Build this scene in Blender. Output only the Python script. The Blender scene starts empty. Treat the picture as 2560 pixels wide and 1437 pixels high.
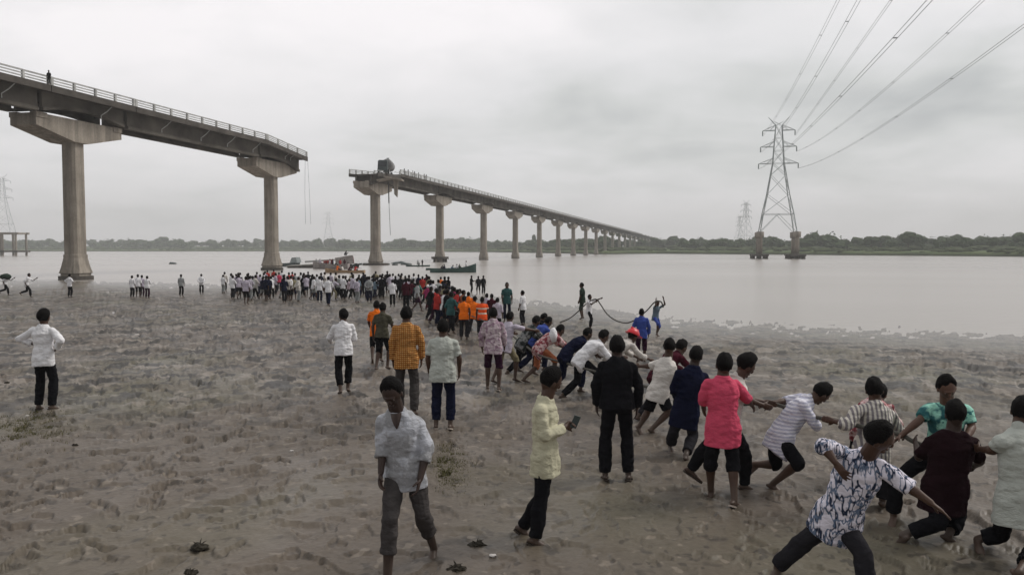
import bpy, bmesh, math, random
import numpy as np
from mathutils import Vector, Matrix, noise as mnoise
R = math.radians
S = bpy.context.scene
COL = S.collection
rnd = random.Random(7)

# ------------------------------------------------------------------ camera, sky, sun, exposure
FPX, CX, CY = 2000.0, 1280.0, 718.5          # focal length and centre in photo pixels
CAMZ = 3.7
PITCH = math.atan(96.5 / FPX)
cam_d = bpy.data.cameras.new('camera'); cam = bpy.data.objects.new('camera', cam_d); COL.objects.link(cam)
cam_d.sensor_width = 36.0; cam_d.lens = 36.0 * FPX / 2560.0
cam_d.clip_start = 0.1; cam_d.clip_end = 6000
cam.location = (0, 0, CAMZ); cam.rotation_euler = (R(90) - PITCH, 0, 0)
S.camera = cam
S.render.resolution_x = 1024; S.render.resolution_y = 574
S.view_settings.view_transform = 'Standard'; S.view_settings.look = 'None'
S.view_settings.exposure = 0.0; S.view_settings.gamma = 1.0
S.render.engine = 'CYCLES'
S.cycles.max_bounces = 5; S.cycles.volume_bounces = 0
S.cycles.transparent_max_bounces = 6

SUN_EL, SUN_AZ = R(46), R(70)                # ahead and to the right, veiled by cloud
w = bpy.data.worlds.new('World'); S.world = w; w.use_nodes = True
nt = w.node_tree; N = nt.nodes; L = nt.links
for n in list(N): N.remove(n)
out = N.new('ShaderNodeOutputWorld'); bg = N.new('ShaderNodeBackground'); bg.inputs['Strength'].default_value = 0.1
L.new(bg.outputs[0], out.inputs[0])
sky = N.new('ShaderNodeTexSky'); sky.sky_type = 'NISHITA'; sky.sun_disc = False
sky.sun_elevation = SUN_EL; sky.sun_rotation = SUN_AZ
tc = N.new('ShaderNodeTexCoord'); sep = N.new('ShaderNodeSeparateXYZ'); L.new(tc.outputs['Generated'], sep.inputs[0])
def m(op, a, b=None, c=None, cl=False):
    n = N.new('ShaderNodeMath'); n.operation = op; n.use_clamp = cl
    for i, v in enumerate((a, b, c)):
        if v is None: continue
        if isinstance(v, (int, float)): n.inputs[i].default_value = v
        else: L.new(v, n.inputs[i])
    return n.outputs[0]
zc = m('MAXIMUM', sep.outputs['Z'], 0.0)
den = m('ADD', zc, 0.22)
cxy = N.new('ShaderNodeCombineXYZ')
L.new(m('DIVIDE', sep.outputs['X'], den), cxy.inputs[0]); L.new(m('DIVIDE', sep.outputs['Y'], den), cxy.inputs[1])
def wnoise(scale, detail, off, rough=0.5, dist=0.0):
    mp = N.new('ShaderNodeMapping'); mp.inputs['Location'].default_value = off
    L.new(cxy.outputs[0], mp.inputs[0])
    n = N.new('ShaderNodeTexNoise'); n.inputs['Scale'].default_value = scale; n.inputs['Detail'].default_value = detail
    n.inputs['Roughness'].default_value = rough; n.inputs['Distortion'].default_value = dist
    L.new(mp.outputs[0], n.inputs[0]); return n.outputs['Fac']
n1 = wnoise(0.62, 2, (1.7, 4.1, 0)); n2 = wnoise(1.7, 4, (7.3, 0.4, 0), 0.5, 0.4); n3 = wnoise(5.0, 5, (2.0, 9.0, 3.0), 0.5, 0.3)
dens = m('ADD', m('ADD', m('MULTIPLY', n1, 0.55), m('MULTIPLY', n2, 0.33)), m('MULTIPLY', n3, 0.12))
# broad thicker bank of cloud to the right of the bridge (about 9 degrees right, 12 degrees up)
def blob(dx, dz, sx, sz, amp):
    az = m('DIVIDE', sep.outputs['X'], m('MAXIMUM', sep.outputs['Y'], 0.05))
    el = m('DIVIDE', sep.outputs['Z'], m('MAXIMUM', sep.outputs['Y'], 0.05))
    a = m('DIVIDE', m('SUBTRACT', az, dx), sx); b = m('DIVIDE', m('SUBTRACT', el, dz), sz)
    q = m('ADD', m('MULTIPLY', a, a), m('MULTIPLY', b, b))
    return m('MULTIPLY', m('POWER', 2.718, m('MULTIPLY', q, -1.0)), amp)
dens2 = m('ADD', m('ADD', dens, blob(0.16, 0.17, 0.20, 0.085, 0.085)), m('ADD', blob(0.62, 0.17, 0.22, 0.05, 0.06), m('ADD', blob(0.45, 0.34, 0.25, 0.09, -0.10), blob(-0.30, 0.30, 0.5, 0.14, -0.15))))
cr = N.new('ShaderNodeValToRGB'); L.new(dens2, cr.inputs[0])
e = cr.color_ramp.elements
e[0].position = 0.30; e[0].color = (0.99, 0.96, 0.97, 1)
e[1].position = 0.66; e[1].color = (0.50, 0.515, 0.515, 1)
e2 = cr.color_ramp.elements.new(0.48); e2.color = (0.80, 0.795, 0.80, 1)
e3 = cr.color_ramp.elements.new(0.57); e3.color = (0.66, 0.67, 0.66, 1)
# level haze band at the horizon
hz = N.new('ShaderNodeMix'); hz.data_type = 'RGBA'
L.new(m('POWER', m('SUBTRACT', 1.0, m('MINIMUM', zc, 1.0)), 14.0), hz.inputs['Factor'])
L.new(cr.outputs['Color'], hz.inputs['A']); hz.inputs['B'].default_value = (0.66, 0.645, 0.65, 1)
sc = N.new('ShaderNodeVectorMath'); sc.operation = 'SCALE'; # sky brighter ahead; added dimming behind the camera, out of view, shades camera-facing sides
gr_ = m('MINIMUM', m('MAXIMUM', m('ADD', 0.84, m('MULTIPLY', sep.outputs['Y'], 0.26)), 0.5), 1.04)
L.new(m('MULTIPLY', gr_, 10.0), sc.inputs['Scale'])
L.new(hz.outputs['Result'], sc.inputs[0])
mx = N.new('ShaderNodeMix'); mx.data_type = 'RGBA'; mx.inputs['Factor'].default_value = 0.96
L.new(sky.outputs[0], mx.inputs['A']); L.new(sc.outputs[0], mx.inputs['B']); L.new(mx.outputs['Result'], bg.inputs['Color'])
sd = bpy.data.lights.new('sun', 'SUN'); sd.energy = 2.0; sd.angle = R(22); sd.color = (1.0, 0.96, 0.9)
sun = bpy.data.objects.new('sun', sd); COL.objects.link(sun)
_sd = Vector((math.sin(SUN_AZ) * math.cos(SUN_EL), math.cos(SUN_AZ) * math.cos(SUN_EL), math.sin(SUN_EL)))
sun.rotation_euler = _sd.to_track_quat('Z', 'Y').to_euler(); sun.location = (20, -20, 60)

# ------------------------------------------------------------------ helpers
_cp, _sp = math.cos(PITCH), math.sin(PITCH)
def ray(px, py):
    x = (px - CX) / FPX; y = (CY - py) / FPX
    return Vector((x, _cp + y * _sp, -_sp + y * _cp))
def at(px, py, Y):
    d = ray(px, py); return Vector((0, 0, CAMZ)) + d * (Y / d.y)
def tag(o, label=None, cat=None, group=None, kind=None):
    if label: o['label'] = label
    if cat: o['category'] = cat
    if group: o['group'] = group
    if kind: o['kind'] = kind
    return o
def empty(name, loc=(0, 0, 0), rz=0, **k):
    o = bpy.data.objects.new(name, None); COL.objects.link(o); o.location = loc; o.rotation_euler = (0, 0, rz)
    o.empty_display_size = 0.2
    return tag(o, **k)
def link_mesh(name, me, parent=None, mats=()):
    o = bpy.data.objects.new(name, me); COL.objects.link(o)
    for q in mats: me.materials.append(q)
    if parent: o.parent = parent
    return o
class MB:
    """collects simple solids, then becomes one mesh object"""
    def __init__(s): s.v = []; s.f = []
    def add(s, vs, fs):
        b = len(s.v); s.v += [tuple(p) for p in vs]; s.f += [tuple(b + i for i in f) for f in fs]
    def hexa(s, p):            # 8 corners: bottom loop 0-3, top loop 4-7
        s.add(p, [(3, 2, 1, 0), (4, 5, 6, 7), (0, 1, 5, 4), (1, 2, 6, 5), (2, 3, 7, 6), (3, 0, 4, 7)])
    def box(s, c, h, U=Vector((1, 0, 0)), V=Vector((0, 1, 0)), W=Vector((0, 0, 1))):
        c = Vector(c); a, b, d = U * h[0], V * h[1], W * h[2]
        s.hexa([c - a - b - d, c + a - b - d, c + a + b - d, c - a + b - d, c - a - b + d, c + a - b + d, c + a + b + d, c - a + b + d])
    def bar(s, p, q, w, h=None, up=Vector((0, 0, 1))):
        p = Vector(p); q = Vector(q); d = q - p; ln = d.length
        if ln < 1e-6: return
        d /= ln
        if abs(d.dot(up)) > 0.98: up = Vector((0, 1, 0)) if abs(d.y) < 0.9 else Vector((1, 0, 0))
        r = d.cross(up).normalized(); u = r.cross(d)
        s.box((p + q) / 2, (w / 2, ln / 2, (h or w) / 2), r, d, u)
    def tube(s, pts, rad, n=8, cap=True):
        pts = [Vector(p) for p in pts]; k = len(pts)
        if not hasattr(rad, '__len__'): rad = [rad] * k
        vs = []; ref = None
        for i, p in enumerate(pts):
            d = (pts[min(i + 1, k - 1)] - pts[max(i - 1, 0)]).normalized()
            if ref is None: ref = Vector((0, 0, 1)) if abs(d.z) < 0.9 else Vector((1, 0, 0))
            a = (ref - d * ref.dot(d)).normalized(); ref = a; b = d.cross(a)
            for j in range(n):
                t = 2 * math.pi * j / n; vs.append(p + (a * math.cos(t) + b * math.sin(t)) * rad[i])
        fs = [(i * n + j, i * n + (j + 1) % n, (i + 1) * n + (j + 1) % n, (i + 1) * n + j) for i in range(k - 1) for j in range(n)]
        if cap: fs += [tuple(range(n - 1, -1, -1)), tuple((k - 1) * n + j for j in range(n))]
        s.add(vs, fs)
    def sphere(s, c, r, seg=10, rings=7, M=None, fn=None):
        c = Vector(c); r = Vector(r) if hasattr(r, '__len__') else Vector((r, r, r)); vs = []
        for i in range(rings + 1):
            ph = math.pi * i / rings
            for j in range(seg):
                th = 2 * math.pi * j / seg
                p = Vector((math.sin(ph) * math.cos(th), math.sin(ph) * math.sin(th), math.cos(ph)))
                if fn: p = fn(p)
                p = Vector((p.x * r.x, p.y * r.y, p.z * r.z))
                if M: p = M @ p
                vs.append(c + p)
        fs = [(i * seg + j, (i + 1) * seg + j, (i + 1) * seg + (j + 1) % seg, i * seg + (j + 1) % seg) for i in range(rings) for j in range(seg)]
        s.add(vs, fs)
    def mesh(s, name):
        me = bpy.data.meshes.new(name); me.from_pydata(s.v, [], s.f); me.update(); return me
    def build(s, name, mat, parent=None, smooth=False, weld=False):
        me = s.mesh(name)
        if weld:
            bm = bmesh.new(); bm.from_mesh(me); bmesh.ops.remove_doubles(bm, verts=bm.verts, dist=1e-5); bm.to_mesh(me); bm.free()
        if smooth: me.polygons.foreach_set('use_smooth', [True] * len(me.polygons))
        return link_mesh(name, me, parent, [mat])

# ------------------------------------------------------------------ materials
def newmat(name):
    mt = bpy.data.materials.new(name); mt.use_nodes = True
    return mt, mt.node_tree.nodes, mt.node_tree.links, mt.node_tree.nodes['Principled BSDF']
def bump(nt, bs, h, strength, dist):
    b = nt.nodes.new('ShaderNodeBump'); b.inputs['Strength'].default_value = strength; b.inputs['Distance'].default_value = dist
    nt.links.new(h, b.inputs['Height']); nt.links.new(b.outputs[0], bs.inputs['Normal']); return b
def nz(nt, scale, detail=4, rough=0.55, coord='Object', stretch=(1, 1, 1)):
    t = nt.nodes.new('ShaderNodeTexCoord'); mp = nt.nodes.new('ShaderNodeMapping'); mp.inputs['Scale'].default_value = stretch
    nt.links.new(t.outputs[coord], mp.inputs[0])
    n = nt.nodes.new('ShaderNodeTexNoise'); n.inputs['Scale'].default_value = scale; n.inputs['Detail'].default_value = detail
    n.inputs['Roughness'].default_value = rough; nt.links.new(mp.outputs[0], n.inputs[0]); return n.outputs['Fac']
def ramp(nt, f, stops):
    r = nt.nodes.new('ShaderNodeValToRGB'); nt.links.new(f, r.inputs[0]); els = r.color_ramp.elements
    while len(els) < len(stops): els.new(0.5)
    for e_, (p_, c_) in zip(els, stops): e_.position = p_; e_.color = (c_[0], c_[1], c_[2], 1)
    return r.outputs['Color']
def mixc(nt, f, a, b, mode='MIX'):
    x = nt.nodes.new('ShaderNodeMix'); x.data_type = 'RGBA'; x.blend_type = mode
    for key, v in (('Factor', f), ('A', a), ('B', b)):
        if isinstance(v, (int, float)): x.inputs[key].default_value = v
        elif isinstance(v, tuple): x.inputs[key].default_value = (v[0], v[1], v[2], 1)
        else: nt.links.new(v, x.inputs[key])
    return x.outputs['Result']
def simple(name, c, rough=0.8, var=0.25, scale=3.0, spec=0.3, bmp=0.0, metal=0.0):
    mt, n, l, b = newmat(name)
    f = nz(mt.node_tree, scale)
    lo = tuple(x * (1 - var) for x in c); hi = tuple(min(1, x * (1 + var)) for x in c)
    l.new(ramp(mt.node_tree, f, [(0.3, lo), (0.7, hi)]), b.inputs['Base Color'])
    b.inputs['Roughness'].default_value = rough; b.inputs['Specular IOR Level'].default_value = spec; b.inputs['Metallic'].default_value = metal
    if bmp: bump(mt.node_tree, b, nz(mt.node_tree, scale * 6), bmp, 0.02)
    return mt
def concrete_mat():
    mt, n, l, b = newmat('weathered_concrete'); t = mt.node_tree
    f = nz(t, 0.5, 6, 0.6); base = ramp(t, f, [(0.25, (0.17, 0.147, 0.12)), (0.5, (0.32, 0.28, 0.235)), (0.75, (0.46, 0.405, 0.34))])
    st = nz(t, 1.6, 5, 0.6, 'Object', (1, 1, 0.06))                     # rain streaks running down
    sr = ramp(t, st, [(0.40, (0, 0, 0)), (0.62, (1, 1, 1))])
    c1 = mixc(t, mixc(t, 0.3, sr, (0, 0, 0)), base, (0.085, 0.075, 0.065))
    fine = nz(t, 9, 5, 0.7); c2 = mixc(t, 0.35, c1, ramp(t, fine, [(0.3, (0.12, 0.105, 0.09)), (0.7, (0.46, 0.41, 0.35))]))
    l.new(c2, b.inputs['Base Color']); b.inputs['Roughness'].default_value = 0.9; b.inputs['Specular IOR Level'].default_value = 0.2
    bump(t, b, fine, 0.35, 0.05)
    return mt
M_CONC = concrete_mat()
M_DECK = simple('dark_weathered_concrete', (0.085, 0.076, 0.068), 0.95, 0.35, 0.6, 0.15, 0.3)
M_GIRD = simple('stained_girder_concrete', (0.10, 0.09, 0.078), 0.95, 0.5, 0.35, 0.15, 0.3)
M_RAIL = simple('rail_concrete', (0.40, 0.40, 0.39), 0.9, 0.25, 1.0, 0.2)
M_STEEL = simple('galvanised_steel', (0.26, 0.29, 0.29), 0.6, 0.25, 1.5, 0.4)
M_CABLE = simple('black_cable', (0.05, 0.05, 0.055), 0.6, 0.2, 2.0)
M_ROPE = simple('rope_fibre', (0.085, 0.08, 0.07), 0.9, 0.35, 30.0, 0.2, 0.4)
M_WIRE = simple('aluminium_wire', (0.22, 0.23, 0.24), 0.5, 0.1, 1.0, 0.4)
# ------------------------------------------------------------------ ground profile
def _lerp(x, xs, ys): return float(np.interp(x, xs, ys))
SH_PX = [-1400, -400, 0, 300, 550, 700, 900, 1100, 1250, 1350, 1450, 1650, 1800, 2100, 2560, 3000, 4000]
SH_PY = [694, 697, 698, 702, 709, 712, 716, 730, 742, 752, 764, 790, 801, 814, 835, 850, 870]
BASE_Y = [0, 10, 16, 20, 25, 35, 60, 90, 130]
BASE_H = [2.74, 2.78, 2.90, 3.05, 3.25, 3.45, 3.58, 3.62, 3.64]
def ground_np(X, Y):
    Yc = np.maximum(Y, 0.5)
    px = CX + FPX * X / Yc
    ys = 7400.0 / (np.interp(px, SH_PX, SH_PY) - 622.0)
    h = CAMZ - np.interp(Y, BASE_Y, BASE_H)
    t = Yc / ys
    k = np.interp(t, [0, 0.70, 0.86, 1.0], [0, 0, 0.86, 1.0])
    return h * (1 - k) - np.interp(t, [0, 1.0, 1.12, 1.6, 4], [0, 0, 0.035, 0.6, 2.5])
def ground(x, y): return float(ground_np(np.array([x]), np.array([y]))[0])
def foot_depth(px, py, lift=0.0):
    d = ray(px, py); lo, hi = 3.0, 150.0
    f = lambda Y: (CAMZ + d.z * Y / d.y) - ground(d.x * Y / d.y, Y) - lift
    if f(hi) > 0: return hi
    for _ in range(40):
        md = (lo + hi) / 2
        if f(md) > 0: lo = md
        else: hi = md
    return (lo + hi) / 2

def vnoise(x, y, seed):
    xi = np.floor(x).astype(np.int64); yi = np.floor(y).astype(np.int64); xf = x - xi; yf = y - yi
    u = xf * xf * xf * (xf * (xf * 6 - 15) + 10); v = yf * yf * yf * (yf * (yf * 6 - 15) + 10)
    def g(a, b):
        h = (a * 374761393 + b * 668265263 + seed * 974634777) & 0xffffffff
        h = ((h ^ (h >> 13)) * 1274126177) & 0xffffffff
        an = ((h ^ (h >> 16)) & 0xffff) / 65535.0 * 2 * np.pi
        return np.cos(an), np.sin(an)
    def dt(a, b, dx, dy):
        gx, gy = g(a, b); return gx * dx + gy * dy
    n00 = dt(xi, yi, xf, yf); n10 = dt(xi + 1, yi, xf - 1, yf); n01 = dt(xi, yi + 1, xf, yf - 1); n11 = dt(xi + 1, yi + 1, xf - 1, yf - 1)
    return (n00 * (1 - u) + n10 * u) * (1 - v) + (n01 * (1 - u) + n11 * u) * v

# trodden mud: polar sheet, fine near the camera, running down under the water
def build_mud():
    NR, NA = 900, 1460
    tt = np.linspace(1 / 1.5, 1 / 150.0, NR); rr = 1 / tt
    near = np.linspace(1.5, 6.0, 60); rr = np.concatenate([near, rr[rr > 6.0]])
    NR = len(rr)
    aa = np.tan(np.concatenate([np.linspace(R(-64), R(-42), 90)[:-1], np.linspace(R(-42), R(42), NA - 178), np.linspace(R(42), R(64), 90)[1:]])); NA = len(aa)
    Yg, Ag = np.meshgrid(rr, aa, indexing='ij'); Xg = Yg * Ag
    z = ground_np(Xg, Yg)
    # warp for natural shapes
    wx = Xg + 0.35 * vnoise(Xg * 1.1, Yg * 1.1, 3) + 0.06 * vnoise(Xg * 6, Yg * 6, 13); wy = Yg + 0.35 * vnoise(Xg * 1.1 + 40, Yg * 1.1, 4) + 0.06 * vnoise(Xg * 6, Yg * 6, 14)
    def pits(s, seed, th):      # footprints: round-edged hollows with pushed-up rims
        n = vnoise(wx * s, wy * s * 0.8, seed)
        q = np.clip((n - th) / 0.07, 0, 1); return -q * q * (3 - 2 * q) + 0.4 * np.exp(-((n - th + 0.06) / 0.05) ** 2)
    ts = Yg / (7400.0 / (np.interp(CX + FPX * Ag, SH_PX, SH_PY) - 622.0))
    rt = np.clip((Xg / Yg - 0.02) / 0.22, 0, 1) * np.clip((Yg - 8) / 5, 0, 1); rt = rt * rt * (3 - 2 * rt)
    amp = np.interp(Yg, [0, 7, 11, 15, 40, 60, 90, 150], [0.62, 0.66, 0.74, 0.92, 1.5, 1.0, 0.5, 0.4])
    amp = amp * (0.55 + 0.9 * np.clip(vnoise(Xg * 0.13, Yg * 0.1, 11) + 0.45, 0, 1))
    amp = amp * (1 - (0.85 - 0.12 * rt) * np.clip((ts - 0.72) / 0.18, 0, 1))
    near_ = np.clip((13 - Yg) / 6, 0, 1)
    # the flattened wet track the haulers have trodden
    trk = np.exp(-(((Xg - (0.9 + (Yg - 7) * -0.16)) / 1.8) ** 2)) * np.clip((16 - Yg) / 8, 0, 1)
    amp = amp * (1 - 0.35 * trk)
    def stp(n, g): return np.tanh(n * g) / g * 1.6
    ux = wx + 0.45 * vnoise(wx * 1.3, wy * 1.3, 31); uy = wy + 0.25 * wx + 0.3 * vnoise(wx * 1.7, wy * 1.7, 32)
    ripp = 0.04 * pits(1.1, 61, 0.12) + 0.03 * pits(1.9, 62, 0.15) + 0.020 * stp(vnoise(ux * 1.3, uy * 1.7, 33) - 0.1, 9.0) + 0.022 * stp(vnoise(ux * 2.6, uy * 3.0, 34) - 0.12, 9.0) + 0.02 * pits(3.1, 6, 0.2)
    far_ = np.clip((Yg - 11) / 8, 0, 1)
    lump = (0.05 * far_ * pits(0.95, 51, 0.2) + 0.04 * far_ * pits(1.7, 52, 0.2) + 0.034 * (1 - 0.6 * near_) * pits(1.3, 5, 0.27) + 0.050 * pits(2.8, 6, 0.22 + 0.05 * near_) + 0.036 * pits(4.6, 9, 0.22 + 0.02 * near_)
            + 0.012 * vnoise(wx * 2.2, wy * 2.2, 19) * 2)
    d = 0.010 * vnoise(wx * 0.7, wy * 0.7, 21) + lump * (1 - 0.7 * rt) + ripp * rt + 0.003 * vnoise(wx * 6, wy * 6, 7) * 2
    z = z + d * amp
    me = bpy.data.meshes.new('mud_ground')
    nv = NR * NA
    co = np.stack([Xg, Yg, z], -1).reshape(-1, 3).astype(np.float32)
    i = np.arange(NR - 1)[:, None] * NA + np.arange(NA - 1)[None, :]
    q = np.stack([i, i + 1, i + NA + 1, i + NA], -1).reshape(-1, 4).astype(np.int32)
    me.vertices.add(nv); me.vertices.foreach_set('co', co.ravel())
    me.loops.add(q.size); me.loops.foreach_set('vertex_index', q.ravel())
    me.polygons.add(len(q)); me.polygons.foreach_set('loop_start', np.arange(0, q.size, 4, dtype=np.int32))
    me.polygons.foreach_set('use_smooth', np.ones(len(q), dtype=bool))
    me.update(calc_edges=True)
    at_ = me.attributes.new('wetness', 'FLOAT', 'POINT'); at_.data.foreach_set('value', np.clip((ts - 0.62) / 0.30, 0, 1).astype(np.float32).ravel())
    mt, n, l, b = newmat('wet_river_mud'); t = mt.node_tree
    f = nz(t, 0.35, 5, 0.6); col = ramp(t, f, [(0.3, (0.074, 0.058, 0.044)), (0.5, (0.097, 0.077, 0.059)), (0.72, (0.124, 0.100, 0.078))])
    ol = ramp(t, nz(t, 0.16, 3, 0.5), [(0.5, (0, 0, 0)), (0.68, (0.6, 0.6, 0.6))])
    col = mixc(t, ol, col, (0.098, 0.098, 0.052))                   # thin green algae film
    gr = nz(t, 14, 5, 0.7); col = mixc(t, 0.22, col, ramp(t, gr, [(0.3, (0.05, 0.04, 0.03)), (0.7, (0.22, 0.18, 0.145))]))
    # blackish silt turned up by feet, and pale drying crumbs: patches with a shape of their own
    area = ramp(t, nz(t, 0.12, 3, 0.6), [(0.35, (0.35,) * 3), (0.6, (1, 1, 1))])
    for sc_, st_, lo, hi, cc, am in ((3.6, (1, 0.8, 1), 0.64, 0.70, (0.026, 0.020, 0.015), 0.75), (8.0, (1, 0.8, 1), 0.62, 0.67, (0.026, 0.020, 0.015), 0.7), (5.5, (1, 0.9, 1), 0.64, 0.67, (0.24, 0.20, 0.16), 0.6)):
        k_ = ramp(t, nz(t, sc_, 1.6, 0.5, 'Object', st_), [(lo, (0, 0, 0)), (hi, (am, am, am))]); col = mixc(t, mixc(t, 1.0, k_, area, 'MULTIPLY'), col, cc)
    geo = n.new('ShaderNodeNewGeometry'); sp = n.new('ShaderNodeSeparateXYZ'); l.new(geo.outputs['Position'], sp.inputs[0])
    mr = n.new('ShaderNodeMapRange'); mr.inputs['From Min'].default_value = 10.0; mr.inputs['From Max'].default_value = 17.0; l.new(sp.outputs['Y'], mr.inputs['Value'])   # more churned towards the river
    for sc_, st_, lo, hi, cc in ((1.25, (1, 0.62, 1), 0.56, 0.585, (0.020, 0.016, 0.013)), (2.2, (1, 0.55, 1), 0.575, 0.60, (0.022, 0.018, 0.014)), (1.7, (1, 0.6, 1), 0.60, 0.63, (0.21, 0.18, 0.15))):
        k_ = ramp(t, nz(t, sc_, 2.5, 0.5, 'Object', st_), [(lo, (0, 0, 0)), (hi, (0.85,) * 3)]); col = mixc(t, mixc(t, 1.0, k_, mr.outputs[0], 'MULTIPLY'), col, cc)
    at3 = n.new('ShaderNodeAttribute'); at3.attribute_name = 'wetness'; pw = n.new('ShaderNodeMath'); pw.operation = 'POWER'; pw.inputs[1].default_value = 2.5; l.new(at3.outputs['Fac'], pw.inputs[0])
    col = mixc(t, mixc(t, 0.65, pw.outputs[0], (0, 0, 0)), col, (0.17, 0.15, 0.128))      # thin film of silty water at the margin
    l.new(col, b.inputs['Base Color'])
    rg = nz(t, 0.5, 4, 0.6); at2 = n.new('ShaderNodeAttribute'); at2.attribute_name = 'wetness'; l.new(mixc(t, at2.outputs['Fac'], ramp(t, rg, [(0.35, (0.40,) * 3), (0.65, (0.62,) * 3)]), (0.26, 0.26, 0.26)), b.inputs['Roughness'])
    b.inputs['Specular IOR Level'].default_value = 0.3
    bump(t, b, nz(t, 10, 4, 0.55), 0.35, 0.04)
    o = link_mesh('mud_ground', me, None, [mt]); tag(o, kind='structure')
    o['label'] = 'trodden grey brown river mud covered in footprints'
    return o
build_mud()

# river water: one sheet reaching past the far shore
def build_water():
    mt, n, l, b = newmat('silty_river_water'); t = mt.node_tree
    f = nz(t, 0.012, 3, 0.5, 'Object', (0.4, 1, 1)); l.new(ramp(t, f, [(0.35, (0.31, 0.28, 0.255)), (0.65, (0.38, 0.35, 0.325))]), b.inputs['Base Color'])
    b.inputs['Roughness'].default_value = 0.24; b.inputs['IOR'].default_value = 1.33; b.inputs['Specular IOR Level'].default_value = 0.5
    h1 = nz(t, 1.3, 4, 0.6, 'Object', (0.5, 1, 1)); bump(t, b, h1, 0.5, 0.08)
    me = bpy.data.meshes.new('river_water')
    me.from_pydata([(-1500, 8, 0), (1500, 8, 0), (1500, 2200, 0), (-1500, 2200, 0)], [], [(0, 1, 2, 3)])
    tag(link_mesh('river_water', me, None, [mt]), kind='structure')
build_water()

# far bank: field and rising ground behind the river
FB_PX = [-1600, -400, 0, 400, 700, 950, 1200, 1380, 1500, 1640, 1750, 1900, 2100, 2560, 3200, 4200]
FB_Y = [1250, 1160, 1130, 1150, 1160, 1080, 900, 660, 540, 600, 560, 520, 460, 372, 320, 280]
def shore_far(a): return float(np.interp(CX + FPX * a, FB_PX, FB_Y))
def bank_h(a, d):
    px = CX + FPX * a
    top = np.interp(px, [-400, 300, 900, 1400, 1700, 2100, 2700], [8.5, 8.5, 7.5, 6.0, 4.9, 4.0, 3.3])
    return float(np.interp(d, [-40, 0, 2.5, 25, 120, 320, 900], [-2.0, -0.05, 1.9, 2.4, 3.4, top, top + 2]))
def build_bank():
    AN = np.linspace(-1.4, 1.5, 520); DS = [-40, 0, 1.2, 2.5, 8, 25, 50, 80, 120, 180, 250, 320, 450, 700, 1100]
    vs = []; 
    for a in AN:
        y0 = shore_far(a) + 9 * mnoise.noise((a * 14, 0, 3)) + 3 * mnoise.noise((a * 70, 0, 9))
        for d in DS:
            Y = y0 + d; vs.append((a * Y, Y, bank_h(a, d) + (0.45 * mnoise.noise((a * 90, d * 0.03, 1)) if d > 0 else 0)))
    k = len(DS); fs = [(i * k + j, (i + 1) * k + j, (i + 1) * k + j + 1, i * k + j + 1) for i in range(len(AN) - 1) for j in range(k - 1)]
    me = bpy.data.meshes.new('far_bank'); me.from_pydata(vs, [], fs); me.update(); me.polygons.foreach_set('use_smooth', [True] * len(fs))
    mt, n, l, b = newmat('bank_grass'); t = mt.node_tree
    f = nz(t, 0.03, 5, 0.6, 'Object', (0.35, 1.0, 1)); col = ramp(t, f, [(0.34, (0.052, 0.082, 0.030)), (0.5, (0.095, 0.14, 0.05)), (0.66, (0.15, 0.18, 0.08))])
    g = nz(t, 0.4, 4, 0.7); col = mixc(t, 0.4, col, ramp(t, g, [(0.35, (0.035, 0.05, 0.022)), (0.7, (0.14, 0.155, 0.085))]))
    geo = n.new('ShaderNodeNewGeometry'); sp = n.new('ShaderNodeSeparateXYZ'); l.new(geo.outputs['Position'], sp.inputs[0])
    mr = n.new('ShaderNodeMapRange'); mr.inputs['From Min'].default_value = 0.3; mr.inputs['From Max'].default_value = 1.7; l.new(sp.outputs['Z'], mr.inputs['Value'])
    col = mixc(t, mr.outputs[0], (0.04, 0.045, 0.028), col)         # bare dark earth at the water's edge
    l.new(col, b.inputs['Base Color']); b.inputs['Roughness'].default_value = 1.0; b.inputs['Specular IOR Level'].default_value = 0.1
    tag(link_mesh('far_bank', me, None, [mt]), kind='structure')
build_bank()

# ------------------------------------------------------------------ vegetation on the far bank
def foliage_mat(name, a, b_, c):
    mt, n, l, b = newmat(name); t = mt.node_tree
    f = nz(t, 0.35, 5, 0.65); l.new(ramp(t, f, [(0.3, a), (0.5, b_), (0.7, c)]), b.inputs['Base Color'])
    b.inputs['Roughness'].default_value = 0.95; b.inputs['Specular IOR Level'].default_value = 0.15
    return mt
M_LEAF = foliage_mat('tree_foliage', (0.024, 0.040, 0.017), (0.044, 0.068, 0.027), (0.07, 0.098, 0.042))
M_LEAF2 = foliage_mat('bush_foliage', (0.035, 0.048, 0.02), (0.06, 0.078, 0.034), (0.09, 0.105, 0.05))
M_BARK = simple('bark', (0.07, 0.055, 0.042), 0.95, 0.3, 2.0, 0.1)
def crown(mb, c, rx, rz, r, cards=60, lobes=5, card=0.55):
    c = Vector(c)
    for i in range(lobes):
        a = r.uniform(0, 6.283); q = r.uniform(0.15, 0.6)
        o = Vector((math.cos(a) * rx * q, math.sin(a) * rx * q, r.uniform(-0.35, 0.5) * rz))
        s = r.uniform(0.42, 0.62); sd_ = r.uniform(0, 50)
        mb.sphere(c + o, (rx * s, rx * s, rz * s), 8, 6, fn=lambda p: p * (1 + 0.55 * mnoise.noise(p * 2.1 + Vector((sd_, 0, 0)))))
    for i in range(cards):
        u = Vector((r.gauss(0, 1), r.gauss(0, 1), r.gauss(0, 1))).normalized(); q = r.uniform(0.75, 1.12)
        p = c + Vector((u.x * rx * q, u.y * rx * q, u.z * rz * q)); s = card * r.uniform(0.6, 1.5)
        t1 = Vector((r.gauss(0, 1), r.gauss(0, 1), r.gauss(0, 1))).normalized(); t2 = u.cross(t1)
        mb.add([p - t1 * s, p + t2 * s * 0.7, p + t1 * s, p - t2 * s * 0.7], [(0, 1, 2, 3)])
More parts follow.
